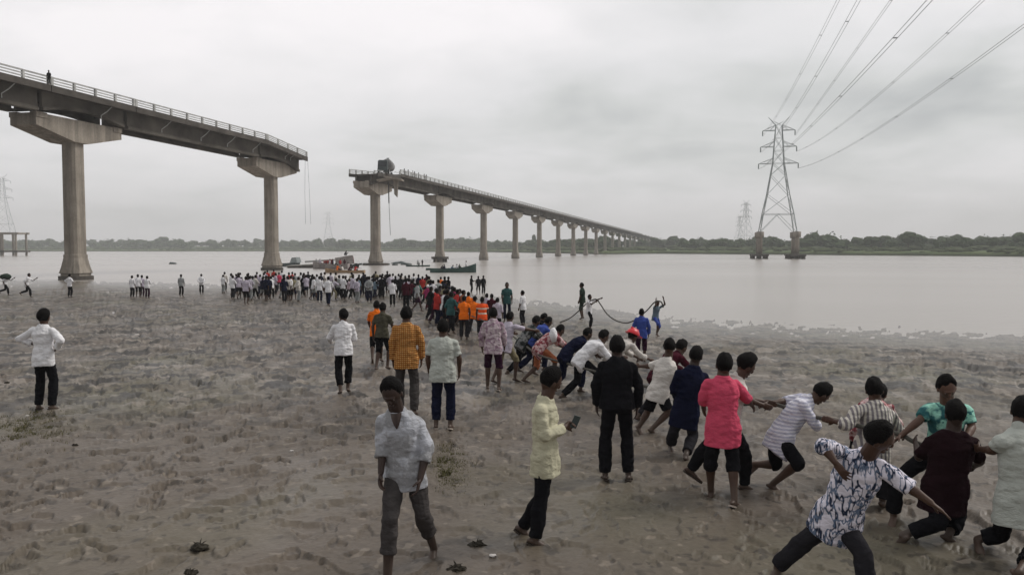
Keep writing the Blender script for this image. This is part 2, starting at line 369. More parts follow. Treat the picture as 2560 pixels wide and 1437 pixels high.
def woods():
    r = random.Random(11); mb = MB(); mb2 = MB()
    for i in range(1500):
        px = r.uniform(-300, 2900); a = (px - CX) / FPX; row = r.random()
        y0 = shore_far(a); d = 70 + 260 * row if px > 1350 else 110 + 330 * row
        if 1560 < px < 1700: d += 120
        Y = y0 + d; h = r.uniform(7.5, 12.0) * (1.0 + 0.35 * mnoise.noise((px * 0.011, 3, 0))) * (1.15 if px < 1200 else 0.85)
        h *= 1.0 + 0.5 * mnoise.noise((px * 0.05, 7, 0))
        if r.random() < 0.2: h *= 0.6
        z = bank_h(a, d); rx = h * r.uniform(0.45, 0.75)
        crown(mb, (a * Y, Y, z + h * 0.48), rx, h * 0.5, r, 34, 4, h * 0.085)
    for i in range(900):                       # low scrub dotted over the field
        px = r.uniform(-300, 2900); a = (px - CX) / FPX; d = r.uniform(4, 150); Y = shore_far(a) + d
        h = r.uniform(0.5, 1.9) * (1 + (d / 100)); mb2.sphere((a * Y, Y, bank_h(a, d) + h * 0.3), (h * r.uniform(1.0, 3.5), h, h * 0.6), 7, 5, fn=lambda p: p * (1 + 0.5 * mnoise.noise(p * 2 + Vector((px, 0, 0)))))
    tag(mb.build('woodland', M_LEAF), 'hazy mass of dark green trees along the far bank', 'woodland', kind='stuff')
    tag(mb2.build('scrub', M_LEAF2), 'low green scrub scattered over the far bank', 'scrub', kind='stuff')
woods()
def bank_tree(px, d, h, wd, label, seed, trunk=0.3):
    r = random.Random(seed); a = (px - CX) / FPX; Y = shore_far(a) + d; z = bank_h(a, d)
    t = empty('tree', (a * Y, Y, z), label=label, cat='tree', group='single trees on the far bank')
    mb = MB(); mb.tube([(0, 0, -0.3), (0.05 * h, 0, h * trunk), (0.0, 0, h * 0.7)], [h * 0.035, h * 0.028, h * 0.01], 6)
    for k in range(5):
        an = r.uniform(0, 6.28); mb.tube([(0.03 * h, 0, h * trunk), (math.cos(an) * wd * 0.3, math.sin(an) * wd * 0.3, h * 0.65)], [h * 0.015, h * 0.005], 5)
    mb.build('trunk', M_BARK, t)
    mb = MB(); crown(mb, (0, 0, h * (trunk + 1) / 2 + 0.02 * h), wd / 2, h * (1 - trunk) / 2, r, 160, 9, h * 0.045); mb.build('crown', M_LEAF, t)
for a_ in [(2268, 60, 11.0, 11, 'large round tree rising highest above the right far bank', 1, 0.3), (2113, 90, 7.4, 5, 'small lone round tree right of the tall pylon', 2, 0.35),
           (1803, 110, 9, 12, 'broad dark tree on the far bank left of the pylon', 3, 0.2), (2175, 80, 8.6, 9, 'bushy pale green tree left of the largest round tree', 4, 0.2),
           (2055, 90, 9.6, 10, 'dark rounded tree just right of the pylon foot', 5, 0.2), (2200, 100, 8.5, 4, 'narrow upright tree on the right far bank', 6, 0.3),
           (1335, 170, 15, 5, 'tall narrow tree rising behind the seventh pier', 7, 0.35), (1640, 190, 11, 12, 'round dark tree where the bridge meets the bank', 8, 0.2),
           (1005, 190, 16, 17, 'broad tree crown behind the third pier', 9, 0.2), (1130, 180, 14, 18, 'broad tree crown right of the fourth pier', 10, 0.2),
           (405, 200, 18, 22, 'flat topped tree between the first two piers', 11, 0.2), (280, 200, 14, 7, 'small square tree right of the first pier', 12, 0.3),
           (830, 200, 16, 14, 'round tree in the gap of the fallen span', 13, 0.2), (2480, 70, 7.5, 6, 'small tree near the right edge of the far bank', 14, 0.3)]:
    bank_tree(*a_)
# ------------------------------------------------------------------ bridge
U = Vector((0.2436, 0.9699, 0)); T = Vector((0.9699, -0.2436, 0)); B0 = Vector((-52.5, 96.3, 0)); SPAN = 44.17; HT = 6.6
SAG = [0.0]
def drop(s): return 0.0045 * s + SAG[0]
def bp(s, e, h):         # along, across (+ = towards camera side), height above the eye
    p = B0 + U * s + T * e; return Vector((p.x, p.y, CAMZ + h - drop(s)))
Z_RAIL, Z_DECK, Z_SOF, Z_GIR, Z_CAP, Z_CAPB, Z_SHAFT = 18.85, 17.75, 17.45, 15.5, 15.15, 13.8, 12.55
def beam(mb, s0, s1, e0, e1, z0, z1, tilt=0.0):
    p = [bp(s0, e0, z0), bp(s1, e0, z0 - tilt), bp(s1, e1, z0 - tilt), bp(s0, e1, z0), bp(s0, e0, z1), bp(s1, e0, z1 - tilt), bp(s1, e1, z1 - tilt), bp(s0, e1, z1)]
    mb.hexa(p)
def deck_piece(root, s0, s1, tilt=0.0, short=False):
    mb = MB(); beam(mb, s0, s1, -3.3, 3.55, Z_SOF, Z_DECK, tilt)
    for e in (-3.32, 3.57): beam(mb, s0, s1, min(e, e + (0.3 if e < 0 else -0.3)), max(e, e + (0.3 if e < 0 else -0.3)), Z_SOF - 0.22, Z_DECK + 0.2, tilt)
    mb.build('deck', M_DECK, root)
    for e in (-1.75, 1.75):
        g = MB(); zt = Z_SOF - 0.003
        n = 8 if not short else 10
        for i in range(n):
            a = s0 + 0.25 + (s1 - s0 - 0.5) * i / n; b = s0 + 0.25 + (s1 - s0 - 0.5) * (i + 1) / n
            def zb(s_):
                if short: return Z_GIR + 0.1 + 0.75 * math.sin(math.pi * min(1, max(0, (s_ - s0 - 1.2) / (s1 - s0 - 2.4)))) ** 0.5
                return Z_GIR - 0.02
            h = [bp(a, e - 0.17, zb(a)), bp(b, e - 0.17, zb(b) - 0), bp(b, e + 0.17, zb(b)), bp(a, e + 0.17, zb(a)), bp(a, e - 0.17, zt), bp(b, e - 0.17, zt), bp(b, e + 0.17, zt), bp(a, e + 0.17, zt)]
            k0, k1 = tilt * (a - s0) / (s1 - s0), tilt * (b - s0) / (s1 - s0)
            for j, q in enumerate(h): q.z -= (k0 if j in (0, 3, 4, 7) else k1)
            g.hexa(h)
            f = [bp(a, e - 0.36, zb(a) - 0.28), bp(b, e - 0.36, zb(b) - 0.28), bp(b, e + 0.36, zb(b) - 0.28), bp(a, e + 0.36, zb(a) - 0.28), bp(a, e - 0.36, zb(a) + 0.1), bp(b, e - 0.36, zb(b) + 0.1), bp(b, e + 0.36, zb(b) + 0.1), bp(a, e + 0.36, zb(a) + 0.1)]
            for j, q in enumerate(f): q.z -= (k0 if j in (0, 3, 4, 7) else k1)
            g.hexa(f)
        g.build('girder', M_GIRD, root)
    k = 2 if short else 4
    for i in range(k):
        s_ = s0 + 1.2 + (s1 - s0 - 2.4) * i / (k - 1); tl = tilt * (s_ - s0) / (s1 - s0)
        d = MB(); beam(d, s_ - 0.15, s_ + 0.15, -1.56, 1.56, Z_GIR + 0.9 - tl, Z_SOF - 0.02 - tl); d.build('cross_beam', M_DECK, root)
def railing(root, s0, s1, e, tilt=0.0, broken=False):
    mb = MB(); n = max(1, round((s1 - s0) / 3.25)); r = random.Random(int(s0 * 10)); zb = Z_DECK + 0.2
    for i in range(n + 1):
        s_ = s0 + 0.15 + (s1 - s0 - 0.3) * i / n; tl = tilt * (s_ - s0) / (s1 - s0)
        if broken and r.random() < 0.35: continue
        w_ = 0.13 if 0 < i < n else 0.17
        beam(mb, s_ - w_, s_ + w_, e - 0.12, e + 0.12, zb - 0.05 - tl, Z_RAIL + 0.04 - tl)
    for i in range(n):
        a = s0 + 0.15 + (s1 - s0 - 0.3) * i / n; b = s0 + 0.15 + (s1 - s0 - 0.3) * (i + 1) / n; k0, k1 = tilt * (a - s0) / (s1 - s0), tilt * (b - s0) / (s1 - s0)
        for hh, th in ((0.98, 0.08), (0.66, 0.06), (0.36, 0.06)):
            if broken and r.random() < 0.5: continue
            j = r.uniform(-0.02, 0.02)
            p, q = bp(a, e, Z_DECK + 0.1 + hh + j), bp(b, e, Z_DECK + 0.1 + hh); p.z -= k0; q.z -= k1
            mb.bar(p, q, th * 1.6, th * 2)
    return mb.build('railing', M_RAIL, root)
def pier(root, i, high=False):
    s = (i - 1) * SPAN; zb = 0.0; top = CAMZ + Z_SHAFT - drop(s)
    mb = MB(); c = B0 + U * s
    def ring(z, a, ch):
        k = a - ch; pts = [(a, -k), (a, k), (k, a), (-k, a), (-a, k), (-a, -k), (-k, -a), (k, -a)]
        return [Vector((c.x, c.y, z)) + U * x + T * y for x, y in pts]
    lev = [(-4, 1.35, 0.4), (0.75, 1.35, 0.4), (0.8, 1.5, 0.45), (1.5, 1.3, 0.4), (2.6, 1.08, 0.34), (3.0, 1.08, 0.34), (3.05, 0.98, 0.3), (top, 0.93, 0.25)]
    vs = []
    for z, a, ch in lev: vs += ring(z, a, ch)
    fs = [(l_ * 8 + j, l_ * 8 + (j + 1) % 8, (l_ + 1) * 8 + (j + 1) % 8, (l_ + 1) * 8 + j) for l_ in range(len(lev) - 1) for j in range(8)] + [tuple((len(lev) - 1) * 8 + j for j in range(8))]
    mb.add(vs, fs); sh = mb.build('pier', M_CONC, root)
    m2 = MB()                                # hammerhead running along the bridge
    L_, Wd = HT, 1.2; zt, ze, zs = Z_CAP, Z_CAPB, Z_SHAFT
    prof = [(-L_, ze), (-1.1, zs), (1.1, zs), (L_, ze), (L_, zt), (-L_, zt)]
    vv = [bp(s + x, -2.2, z + drop(x)) for x, z in prof] + [bp(s + x, 1.35, z + drop(x)) for x, z in prof]
    m2.add(vv, [(0, 1, 2, 3, 4, 5), (11, 10, 9, 8, 7, 6), (1, 0, 6, 7), (2, 1, 7, 8), (3, 2, 8, 9), (4, 3, 9, 10), (5, 4, 10, 11), (0, 5, 11, 6)])
    cap = m2.build('pier_cap', M_CONC, sh)
    for sg in (-1, 1):                       # blocks that carry the girders at both ends of the cap
        for e0, e1 in ((-2.3, -1.2), (0.55, 1.45)):
            m3 = MB(); x = s + sg * (L_ - 0.7)
            beam(m3, x - 0.75, x + 0.75, e0, e1, Z_CAP - 0.5, Z_GIR - 0.27); m3.build('bearing_block', M_CONC, sh)
    m4 = MB()
    if high:
        m4.tube([(c.x, c.y, 1.5), (c.x, c.y, 0.85)], 2.45, 20)
        for k in range(7):
            an = k * 0.9; m4.tube([(c.x + math.cos(an) * 1.7, c.y + math.sin(an) * 1.7, 0.9), (c.x + math.cos(an) * 1.7, c.y + math.sin(an) * 1.7, -3)], 0.3, 8)
    else:
        m4.tube([(c.x, c.y, 0.45 if i < 5 else 0.2), (c.x, c.y, -2)], 1.9 if i < 3 else 2.9 if i == 3 else 1.7, 24)
    m4.build('foundation', M_DECK, sh)
    return sh
def bridge_section(root, i0, i1, lead=None, tail=None):
    pass
left = empty('bridge', (B0.x, B0.y, 0), label='left section of the broken concrete bridge ending in mid air past two piers', cat='bridge', group='two halves of the broken bridge')
right = empty('bridge', tuple(B0 + U * 2 * SPAN), label='right section of the broken concrete bridge running on many piers to the far bank', cat='bridge', group='two halves of the broken bridge')
def reparent(root, fn, *a):
    before = set(bpy.data.objects); fn(root, *a)
for rt, piers in ((left, [0, 1, 2]), (right, list(range(3, 24)))):
    before = set(o.name for o in bpy.data.objects)
    for i in piers:
        s = (i - 1) * SPAN; pier(rt, i, high=(i == 4))
        tl = 1.3 if i == 2 else -0.7 if i == 3 else 0.0
        SAG[0] = 1.1 if i == 3 else 0.0          # the table at the broken end has dropped on its bearings
        deck_piece(rt, s - HT, s + HT, tl, True)
        railing(rt, s - HT, s + HT, 3.4, tl, broken=(i == 3)); railing(rt, s - HT, s + HT, -3.15, tl, broken=False)
        SAG[0] = 0.0
        last = i == piers[-1]
        if not last and i < 18 or (rt is left and i == 0) :
            if not (rt is left and i == 2):
                deck_piece(rt, s + HT + 0.12, s + SPAN - HT - 0.12)
                railing(rt, s + HT + 0.12, s + SPAN - HT - 0.12, 3.4); railing(rt, s + HT + 0.12, s + SPAN - HT - 0.12, -3.15)
        elif not last:
            deck_piece(rt, s + HT + 0.12, s + SPAN - HT - 0.12)
    if rt is right: deck_piece(rt, (23 - 1) * SPAN + HT + 0.1, 23 * SPAN + 40)
    for o in bpy.data.objects:
        if o.name not in before and o.parent is rt: o.matrix_parent_inverse = Matrix.Translation(rt.location).inverted()
mb = MB(); rr_ = random.Random(5)            # drainage pipes hanging from the near edge
for s in [-20, -11, 3, 14, 22.5, 29, 36, 46, 47.8]:
    p = bp(s, 3.2, Z_SOF - 0.1); q = bp(s - 0.9, 2.3, Z_SOF - 1.35); mb = MB(); mb.tube([p, (p + q) / 2 + Vector((0, 0, -0.1)), q, q + Vector((0, 0, -0.45))], 0.06, 6)
    o = mb.build('drain_pipe', M_RAIL, left); o.matrix_parent_inverse = Matrix.Translation(left.location).inverted()
def cable(root, pts, rad):
    mb = MB(); mb.tube(pts, rad, 6); o = mb.build('hanging_cable', M_CABLE, root); o.matrix_parent_inverse = Matrix.Translation(root.location).inverted()
cable(left, [at(763, 400, 142), at(762, 480, 142), at(764, 560, 142)], 0.022)
cable(left, [at(769, 398, 143), at(773, 470, 143), at(777, 560, 143)], 0.02)
cable(right, [at(971, 455, 177), at(973, 520, 177), at(976, 588, 177)], 0.05)
cable(right, [at(971, 455, 177), at(972.5, 508, 177)], 0.13)
mb = MB()                                     # torn slab and girder stub hanging from the third pier
p = at(990, 455, 176); 
mb.hexa([p + Vector((x, y, z)) for x, y, z in [(-0.35, -0.4, -2.7), (0.3, -0.4, -3.4), (0.3, 0.4, -3.3), (-0.35, 0.4, -2.6), (-0.55, -0.4, 0.6), (0.5, -0.4, 0.4), (0.5, 0.4, 0.4), (-0.55, 0.4, 0.6)]])
p = at(985, 447, 175.5); mb.box(p, (1.9, 2.2, 0.16), Vector((0.97, 0, -0.16)).normalized(), Vector((0, 1, 0)), Vector((0.16, 0, 0.97)).normalized())
p = at(962, 449, 175); mb.box(p, (1.6, 1.8, 0.13), Vector((0.97, 0, 0.18)).normalized(), Vector((0, 1, 0)), Vector((-0.18, 0, 0.97)).normalized())
o = mb.build('broken_slab', M_CONC, right); o.matrix_parent_inverse = Matrix.Translation(right.location).inverted()
o['label'] = 'torn grey slab and girder stub hanging at the broken end'

# tanker lorry left hanging at the broken edge
M_TANK = simple('tank_paint', (0.20, 0.20, 0.20), 0.5, 0.2, 2.0, 0.4); M_CAB = simple('dark_cab_paint', (0.05, 0.065, 0.065), 0.5, 0.3, 2.0, 0.4)
M_TYRE = simple('rubber', (0.02, 0.02, 0.02), 0.9, 0.2, 3.0); M_GLASS = simple('dark_glass', (0.02, 0.025, 0.03), 0.15, 0.1, 1.0, 0.5)
def tanker():
    base = bp(2 * SPAN + 0.5, 1.9, Z_DECK - 0.72)
    t = empty('tanker_truck', base, R(3), label='grey tanker lorry stranded on the deck above the third pier', cat='lorry')
    # local: y forward towards the far bank; the cab faces the camera (-y)
    mb = MB(); mb.tube([(0.9, -1.2, 2.35), (0.9, -1.0, 2.35), (0.9, 4.6, 2.35), (0.9, 4.8, 2.35)], [0.85, 1.22, 1.22, 0.9], 20); mb.build('tank', M_TANK, t, True)
    mb = MB(); mb.box((0.9, 2.0, 3.6), (0.35, 2.0, 0.06)); mb.tube([(0.9, 0.6, 3.65), (0.9, 0.6, 3.9)], 0.3, 12); mb.build('walkway', M_STEEL, t)
    mb = MB(); mb.hexa([Vector(q) for q in [(-1.0, -3.6, 0.75), (1.2, -3.6, 0.75), (1.2, -1.5, 0.75), (-1.0, -1.5, 0.75), (-0.9, -3.35, 2.9), (1.1, -3.35, 2.9), (1.1, -1.5, 2.9), (-0.9, -1.5, 2.9)]]); mb.box((0.1, -2.5, 2.97), (0.85, 0.7, 0.08)); mb.build('cab', M_CAB, t)
    mb = MB(); mb.hexa([Vector(q) for q in [(-0.82, -3.58, 1.75), (1.02, -3.58, 1.75), (1.02, -3.48, 1.75), (-0.82, -3.48, 1.75), (-0.8, -3.46, 2.6), (1.0, -3.46, 2.6), (1.0, -3.36, 2.6), (-0.8, -3.36, 2.6)]]); mb.build('windscreen', M_GLASS, t)
    mb = MB(); mb.box((0.4, 1.4, 0.85), (0.45, 4.8, 0.16)); mb.box((0.1, -3.72, 0.7), (1.1, 0.1, 0.2)); mb.build('chassis', M_CAB, t)
    for x in (-0.85, 1.35):
        for y in (-2.7, 3.6, 4.9):
            mb = MB(); mb.tube([(x - 0.16, y, 0.5), (x + 0.16, y, 0.5)], 0.5, 16); w_ = mb.build('wheel', M_TYRE, t)
            h = MB(); h.tube([(x - 0.18, y, 0.5), (x + 0.18, y, 0.5)], 0.24, 12); h.build('rim', M_STEEL, w_)
tanker()

# ------------------------------------------------------------------ pylons
def pylon(name_label, px, base_py, top_py, Y, yaw, legs=True, thick=1.0, piles=True, bw=None):
    b = at(px, base_py, Y); H = at(px, top_py, Y).z - b.z
    t = empty('pylon', b, yaw, label=name_label, cat='pylon', group='lattice pylons carrying the power line')
    k = H / 42.6; half = 6.4 * k
    prof = [(0, half), (0.16, half * 0.83), (0.33, half * 0.60), (0.5, half * 0.42), (0.60, half * 0.31), (0.71, half * 0.27), (0.82, half * 0.22), (0.93, half * 0.17)]
    mb = MB(); th = 0.24 * k * thick
    def cor(f, h_, i): sx = (-1, 1, 1, -1)[i]; sy = (-1, -1, 1, 1)[i]; return Vector((sx * h_, sy * h_, f * H))
    for (f0, h0), (f1, h1) in zip(prof, prof[1:]):
        for i in range(4):
            mb.bar(cor(f0, h0, i), cor(f1, h1, i), th)
            j = (i + 1) % 4
            if f0 == 0:
                mid = (cor(f1, h1, i) + cor(f1, h1, j)) / 2
                mb.bar(cor(f0, h0, i), mid, th * 0.5); mb.bar(cor(f0, h0, j), mid, th * 0.5); mb.bar(cor(f1, h1, i), cor(f1, h1, j), th * 0.6)
            else:
                mb.bar(cor(f0, h0, i), cor(f1, h1, j), th * 0.5); mb.bar(cor(f0, h0, j), cor(f1, h1, i), th * 0.5)
                if f0 >= 0.6: mb.bar(cor(f0, h0, i), cor(f0, h0, j), th * 0.45)
    mb.build('lattice_tower', M_STEEL, t)
    tips = []
    for f, arm, hh in ((0.60, 7.0, 0.31), (0.745, 6.35, 0.25), (0.885, 5.7, 0.19)):
        a = arm * k; hf = half * hh
        for sg in (-1, 1):
            mb = MB()
            tip = Vector((sg * a, 0, f * H)); tips.append(tip)
            for sy in (-1, 1):
                mb.bar((sg * hf, sy * hf, f * H), tip, th * 0.75); mb.bar((sg * hf, sy * hf, (f + 0.045) * H), tip, th * 0.45)
                mb.bar((sg * (hf + (a - hf) * 0.45), sy * hf * 0.55, f * H), (sg * hf, sy * hf, (f + 0.045) * H), th * 0.35)
            mb.build('cross_arm', M_STEEL, t)
    mb = MB()
    for sg in (-1, 1):
        tip = Vector((sg * 3.7 * k, 0, H))
        for sy in (-1, 1):
            mb.bar((sg * half * 0.17, sy * half * 0.17, 0.93 * H), tip, th * 0.55)
            mb.bar((-sg * half * 0.12, sy * half * 0.17, 0.93 * H), (sg * 1.8 * k, 0, 0.965 * H), th * 0.35)
    mb.build('earth_wire_horn', M_STEEL, t)
    for tp in tips:
        mb = MB(); mb.tube([tp, tp + Vector((0, 0, -1.9 * k))], 0.16 * k * thick, 6)
        for q in range(5): mb.tube([tp + Vector((0, 0, -(0.35 + 0.32 * q) * k)), tp + Vector((0, 0, -(0.45 + 0.32 * q) * k))], 0.27 * k * thick, 8)
        mb.build('insulator', M_STEEL, t)
    if piles:
        for i in range(4):
            c = cor(0, half, i); zb = -b.z
            mb = MB(); mb.tube([(c.x, c.y, -7.9), (c.x, c.y, 0.35)], [0.85, 0.8], 14); mb.tube([(c.x, c.y, -1.8), (c.x, c.y, 0.3)], 1.35, 14); mb.build('concrete_leg', M_CONC, t, True)
            mb = MB(); mb.box((c.x, c.y, zb + 1.35), (3.0, 3.0, 0.3))
            for ax in (-2.3, 0, 2.3):
                for ay in (-2.3, 2.3): mb.tube([(c.x + ax, c.y + ay, zb + 1.2), (c.x + ax, c.y + ay, zb - 4)], 0.5, 10)
            mb.build('pile_cap', M_DECK, t)
    return t, tips, b, k, yaw
PY = 300.0
pt, tips, pb, pk, pyaw = pylon('tall steel lattice pylon standing on concrete legs in the river', 1943, 582, 293, PY, R(-14), True)
pylon('faint hazy pylon far behind the tall pylon, the nearer of two', 1864, 606, 500, 900, R(20), thick=0.8, piles=False)
pylon('faintest pylon, left of the hazy pylon on the far bank', 1848, 606, 536, 1300, R(20), thick=0.8, piles=False)
pylon('hazy pylon at the left edge above a concrete frame', 8, 584, 435, 420, R(15), thick=0.6, piles=False)
pylon('tiny faint pylon in the gap of the fallen span', 821, 606, 526, 1150, R(10), thick=0.45, piles=False)
fr = empty('pylon_foundation', tuple(at(14, 631, 420)), label='concrete frame in the river under the hazy left pylon', cat='foundation')
for x in (-8, -1.5, 5.5):
    for y in (0, 9): mb = MB(); mb.tube([(x, y, -2), (x, y, 9.6)], 0.55, 10); mb.build('column', M_CONC, fr)
mb = MB(); mb.box((-1.2, 0, 10.0), (8.2, 0.7, 0.5)); mb.box((-1.2, 9, 10.0), (8.2, 0.7, 0.5)); mb.box((-8, 4.5, 9.99), (0.6, 4.0, 0.45)); mb.box((5.5, 4.5, 9.99), (0.6, 4.0, 0.45)); mb.build('top_beam', M_CONC, fr)
for x in (-8, -1.5, 5.5): mb = MB(); mb.box((x, 4.5, 0.55), (1.5, 5.6, 0.5)); mb.build('pile_cap', M_DECK, fr)

# conductors: arm tips -> points read off along their run towards the bank behind the camera
def wire(tip_i, pts, slope=0.25, twin=0.45, label='', rad=0.028):
    c_, s_ = math.cos(pyaw), math.sin(pyaw); tp = tips[tip_i]
    st = pb + Vector((tp.x * c_ - tp.y * s_, tp.x * s_ + tp.y * c_, tp.z - 1.9 * pk))
    P = [st]
    for px, py in pts:
        a = (px - CX) / FPX; Y = (st.x - slope * st.y) / (a - slope); d = ray(px, py); P.append(Vector((st.x - slope * (st.y - Y), Y, CAMZ + d.z / d.y * Y)))
    A = np.array([[p.y ** 2, p.y, 1] for p in P]); hz_ = np.array([p.z for p in P]); wt = np.array([3.0] + [1.0] * (len(P) - 1))
    co = np.linalg.lstsq(A * wt[:, None], hz_ * wt, rcond=None)[0]
    t = empty('power_line', st, label=label, cat='cable', group='twin power lines sweeping down to the tall pylon')
    for off in ((-twin / 2, twin / 2)):
        mb = MB(); pp = []
        for i in range(46):
            Y = st.y + (12 - st.y) * i / 45; pp.append(Vector((st.x - slope * (st.y - Y) + off, Y, co[0] * Y * Y + co[1] * Y + co[2])) - st)
        mb.tube(pp, rad, 5); mb.build('conductor', M_WIRE, t)
    mb = MB()
    for i in range(1, 9):
        Y = st.y + (12 - st.y) * i / 9; c = Vector((st.x - slope * (st.y - Y), Y, co[0] * Y * Y + co[1] * Y + co[2])) - st
        mb.bar(c - Vector((twin / 2, 0, 0)), c + Vector((twin / 2, 0, 0)), 0.09)
    mb.build('spacer', M_WIRE, t)
wire(4, [(1990, 190), (2018, 135), (2083, 0)], label='power line from the upper left arm of the tall pylon')
wire(2, [(2005, 240), (2055, 140), (2136, 0)], label='power line from the middle left arm of the tall pylon')
wire(5, [(2040, 255), (2100, 170), (2167, 68), (2214, 0)], label='power line from the upper right arm of the tall pylon', rad=0.036)
wire(0, [(2072, 262), (2200, 128), (2305, 0)], label='power line from the lower left arm of the tall pylon')
wire(3, [(2020, 364), (2200, 225), (2440, 0)], label='power line from the middle right arm of the tall pylon')
wire(1, [(2020, 412), (2210, 308), (2420, 155), (2560, 52)], label='power line from the lower right arm of the tall pylon')
# ------------------------------------------------------------------ people
def cloth(name, c, pat=None, c2=None, c3=None, rough=0.85):
    mt, n, l, b = newmat(name); t = mt.node_tree
    g = nz(t, 5, 4, 0.6); col = ramp(t, g, [(0.3, tuple(x * 0.82 for x in c)), (0.7, tuple(min(1, x * 1.12) for x in c))])
    def co():
        q = n.new('ShaderNodeTexCoord'); return q.outputs['Object']
    if pat in ('vstripe', 'hstripe', 'plaid'):
        outs = []
        for d_ in (['X'] if pat == 'vstripe' else ['Z'] if pat == 'hstripe' else ['X', 'Z']):
            wv = n.new('ShaderNodeTexWave'); wv.bands_direction = d_; wv.inputs['Scale'].default_value = {'vstripe': 7.0, 'hstripe': 8.0, 'plaid': 9.0}[pat]
            wv.inputs['Distortion'].default_value = 1.2; wv.inputs['Detail'].default_value = 2; wv.inputs['Detail Scale'].default_value = 0.8
            l.new(co(), wv.inputs[0]); outs.append(ramp(t, wv.outputs['Fac'], [(0.42, (0, 0, 0)), (0.58, (1, 1, 1))]))
        for o_, cc in zip(outs, (c2, c3 or c2)): col = mixc(t, o_, col, cc)
    elif pat == 'zebra':
        nn = nz(t, 10, 2, 0.5, 'Object', (1.7, 1.0, 0.42)); r_ = ramp(t, nn, [(0.44, (0, 0, 0)), (0.47, (1, 1, 1)), (0.51, (1, 1, 1)), (0.54, (0, 0, 0))]); col = mixc(t, r_, col, c2)
        nn = nz(t, 15, 2, 0.5, 'Object', (1.2, 1.0, 0.5)); r_ = ramp(t, nn, [(0.46, (0, 0, 0)), (0.49, (1, 1, 1)), (0.52, (1, 1, 1)), (0.55, (0, 0, 0))]); col = mixc(t, r_, col, c3 or c2)
    elif pat in ('floral', 'smudge'):
        nn = nz(t, 13 if pat == 'floral' else 6, 3, 0.5); col = mixc(t, ramp(t, nn, [(0.47, (0, 0, 0)), (0.55, (1, 1, 1))]), col, c2)
        nn = nz(t, 20, 2, 0.5, 'Object', (1, 1, 1.3)); col = mixc(t, ramp(t, nn, [(0.58, (0, 0, 0)), (0.64, (1, 1, 1))]), col, c3 or c2)
    elif pat == 'band':                   # reflective bands of a work vest
        q = n.new('ShaderNodeSeparateXYZ'); l.new(co(), q.inputs[0])
        for z0 in (0.98, 1.16):
            a_ = n.new('ShaderNodeMath'); a_.operation = 'COMPARE'; a_.inputs[1].default_value = z0; a_.inputs[2].default_value = 0.028; l.new(q.outputs['Z'], a_.inputs[0]); col = mixc(t, a_.outputs[0], col, c2)
    l.new(col, b.inputs['Base Color']); b.inputs['Roughness'].default_value = rough; b.inputs['Specular IOR Level'].default_value = 0.03 if max(c) < 0.08 else 0.15
    bump(t, b, nz(t, 6.5, 4, 0.6, 'Object', (1.0, 1.0, 1.7)), 0.8, 0.05)
    return mt
def skin(name, c):
    mt, n, l, b = newmat(name); t = mt.node_tree
    col = ramp(t, nz(t, 9, 3, 0.5), [(0.3, tuple(x * 0.85 for x in c)), (0.7, tuple(x * 1.15 for x in c))])
    geo = n.new('ShaderNodeTexCoord'); sp = n.new('ShaderNodeSeparateXYZ'); l.new(geo.outputs['Object'], sp.inputs[0])
    mr = n.new('ShaderNodeMapRange'); mr.inputs['From Min'].default_value = 0.10; mr.inputs['From Max'].default_value = 0.30; mr.inputs['To Min'].default_value = 0.55; mr.inputs['To Max'].default_value = 0.0
    l.new(sp.outputs['Z'], mr.inputs['Value']); col = mixc(t, mr.outputs[0], col, (0.10, 0.075, 0.06))      # mud on the feet
    l.new(col, b.inputs['Base Color']); b.inputs['Roughness'].default_value = 0.5; b.inputs['Specular IOR Level'].default_value = 0.35
    return mt
M_SKIN = skin('brown_skin', (0.066, 0.034, 0.022)); M_SKIN2 = skin('dark_brown_skin', (0.036, 0.020, 0.015)); M_SKIN3 = skin('light_brown_skin', (0.11, 0.058, 0.040))
M_HAIR = simple('black_hair', (0.006, 0.005, 0.005), 0.8, 0.3, 14, 0.12, 1.0); M_SOLE = simple('sandal', (0.05, 0.038, 0.03), 0.8, 0.2, 5); M_PALE = simple('pale_sandal', (0.42, 0.36, 0.31), 0.8, 0.2, 5)
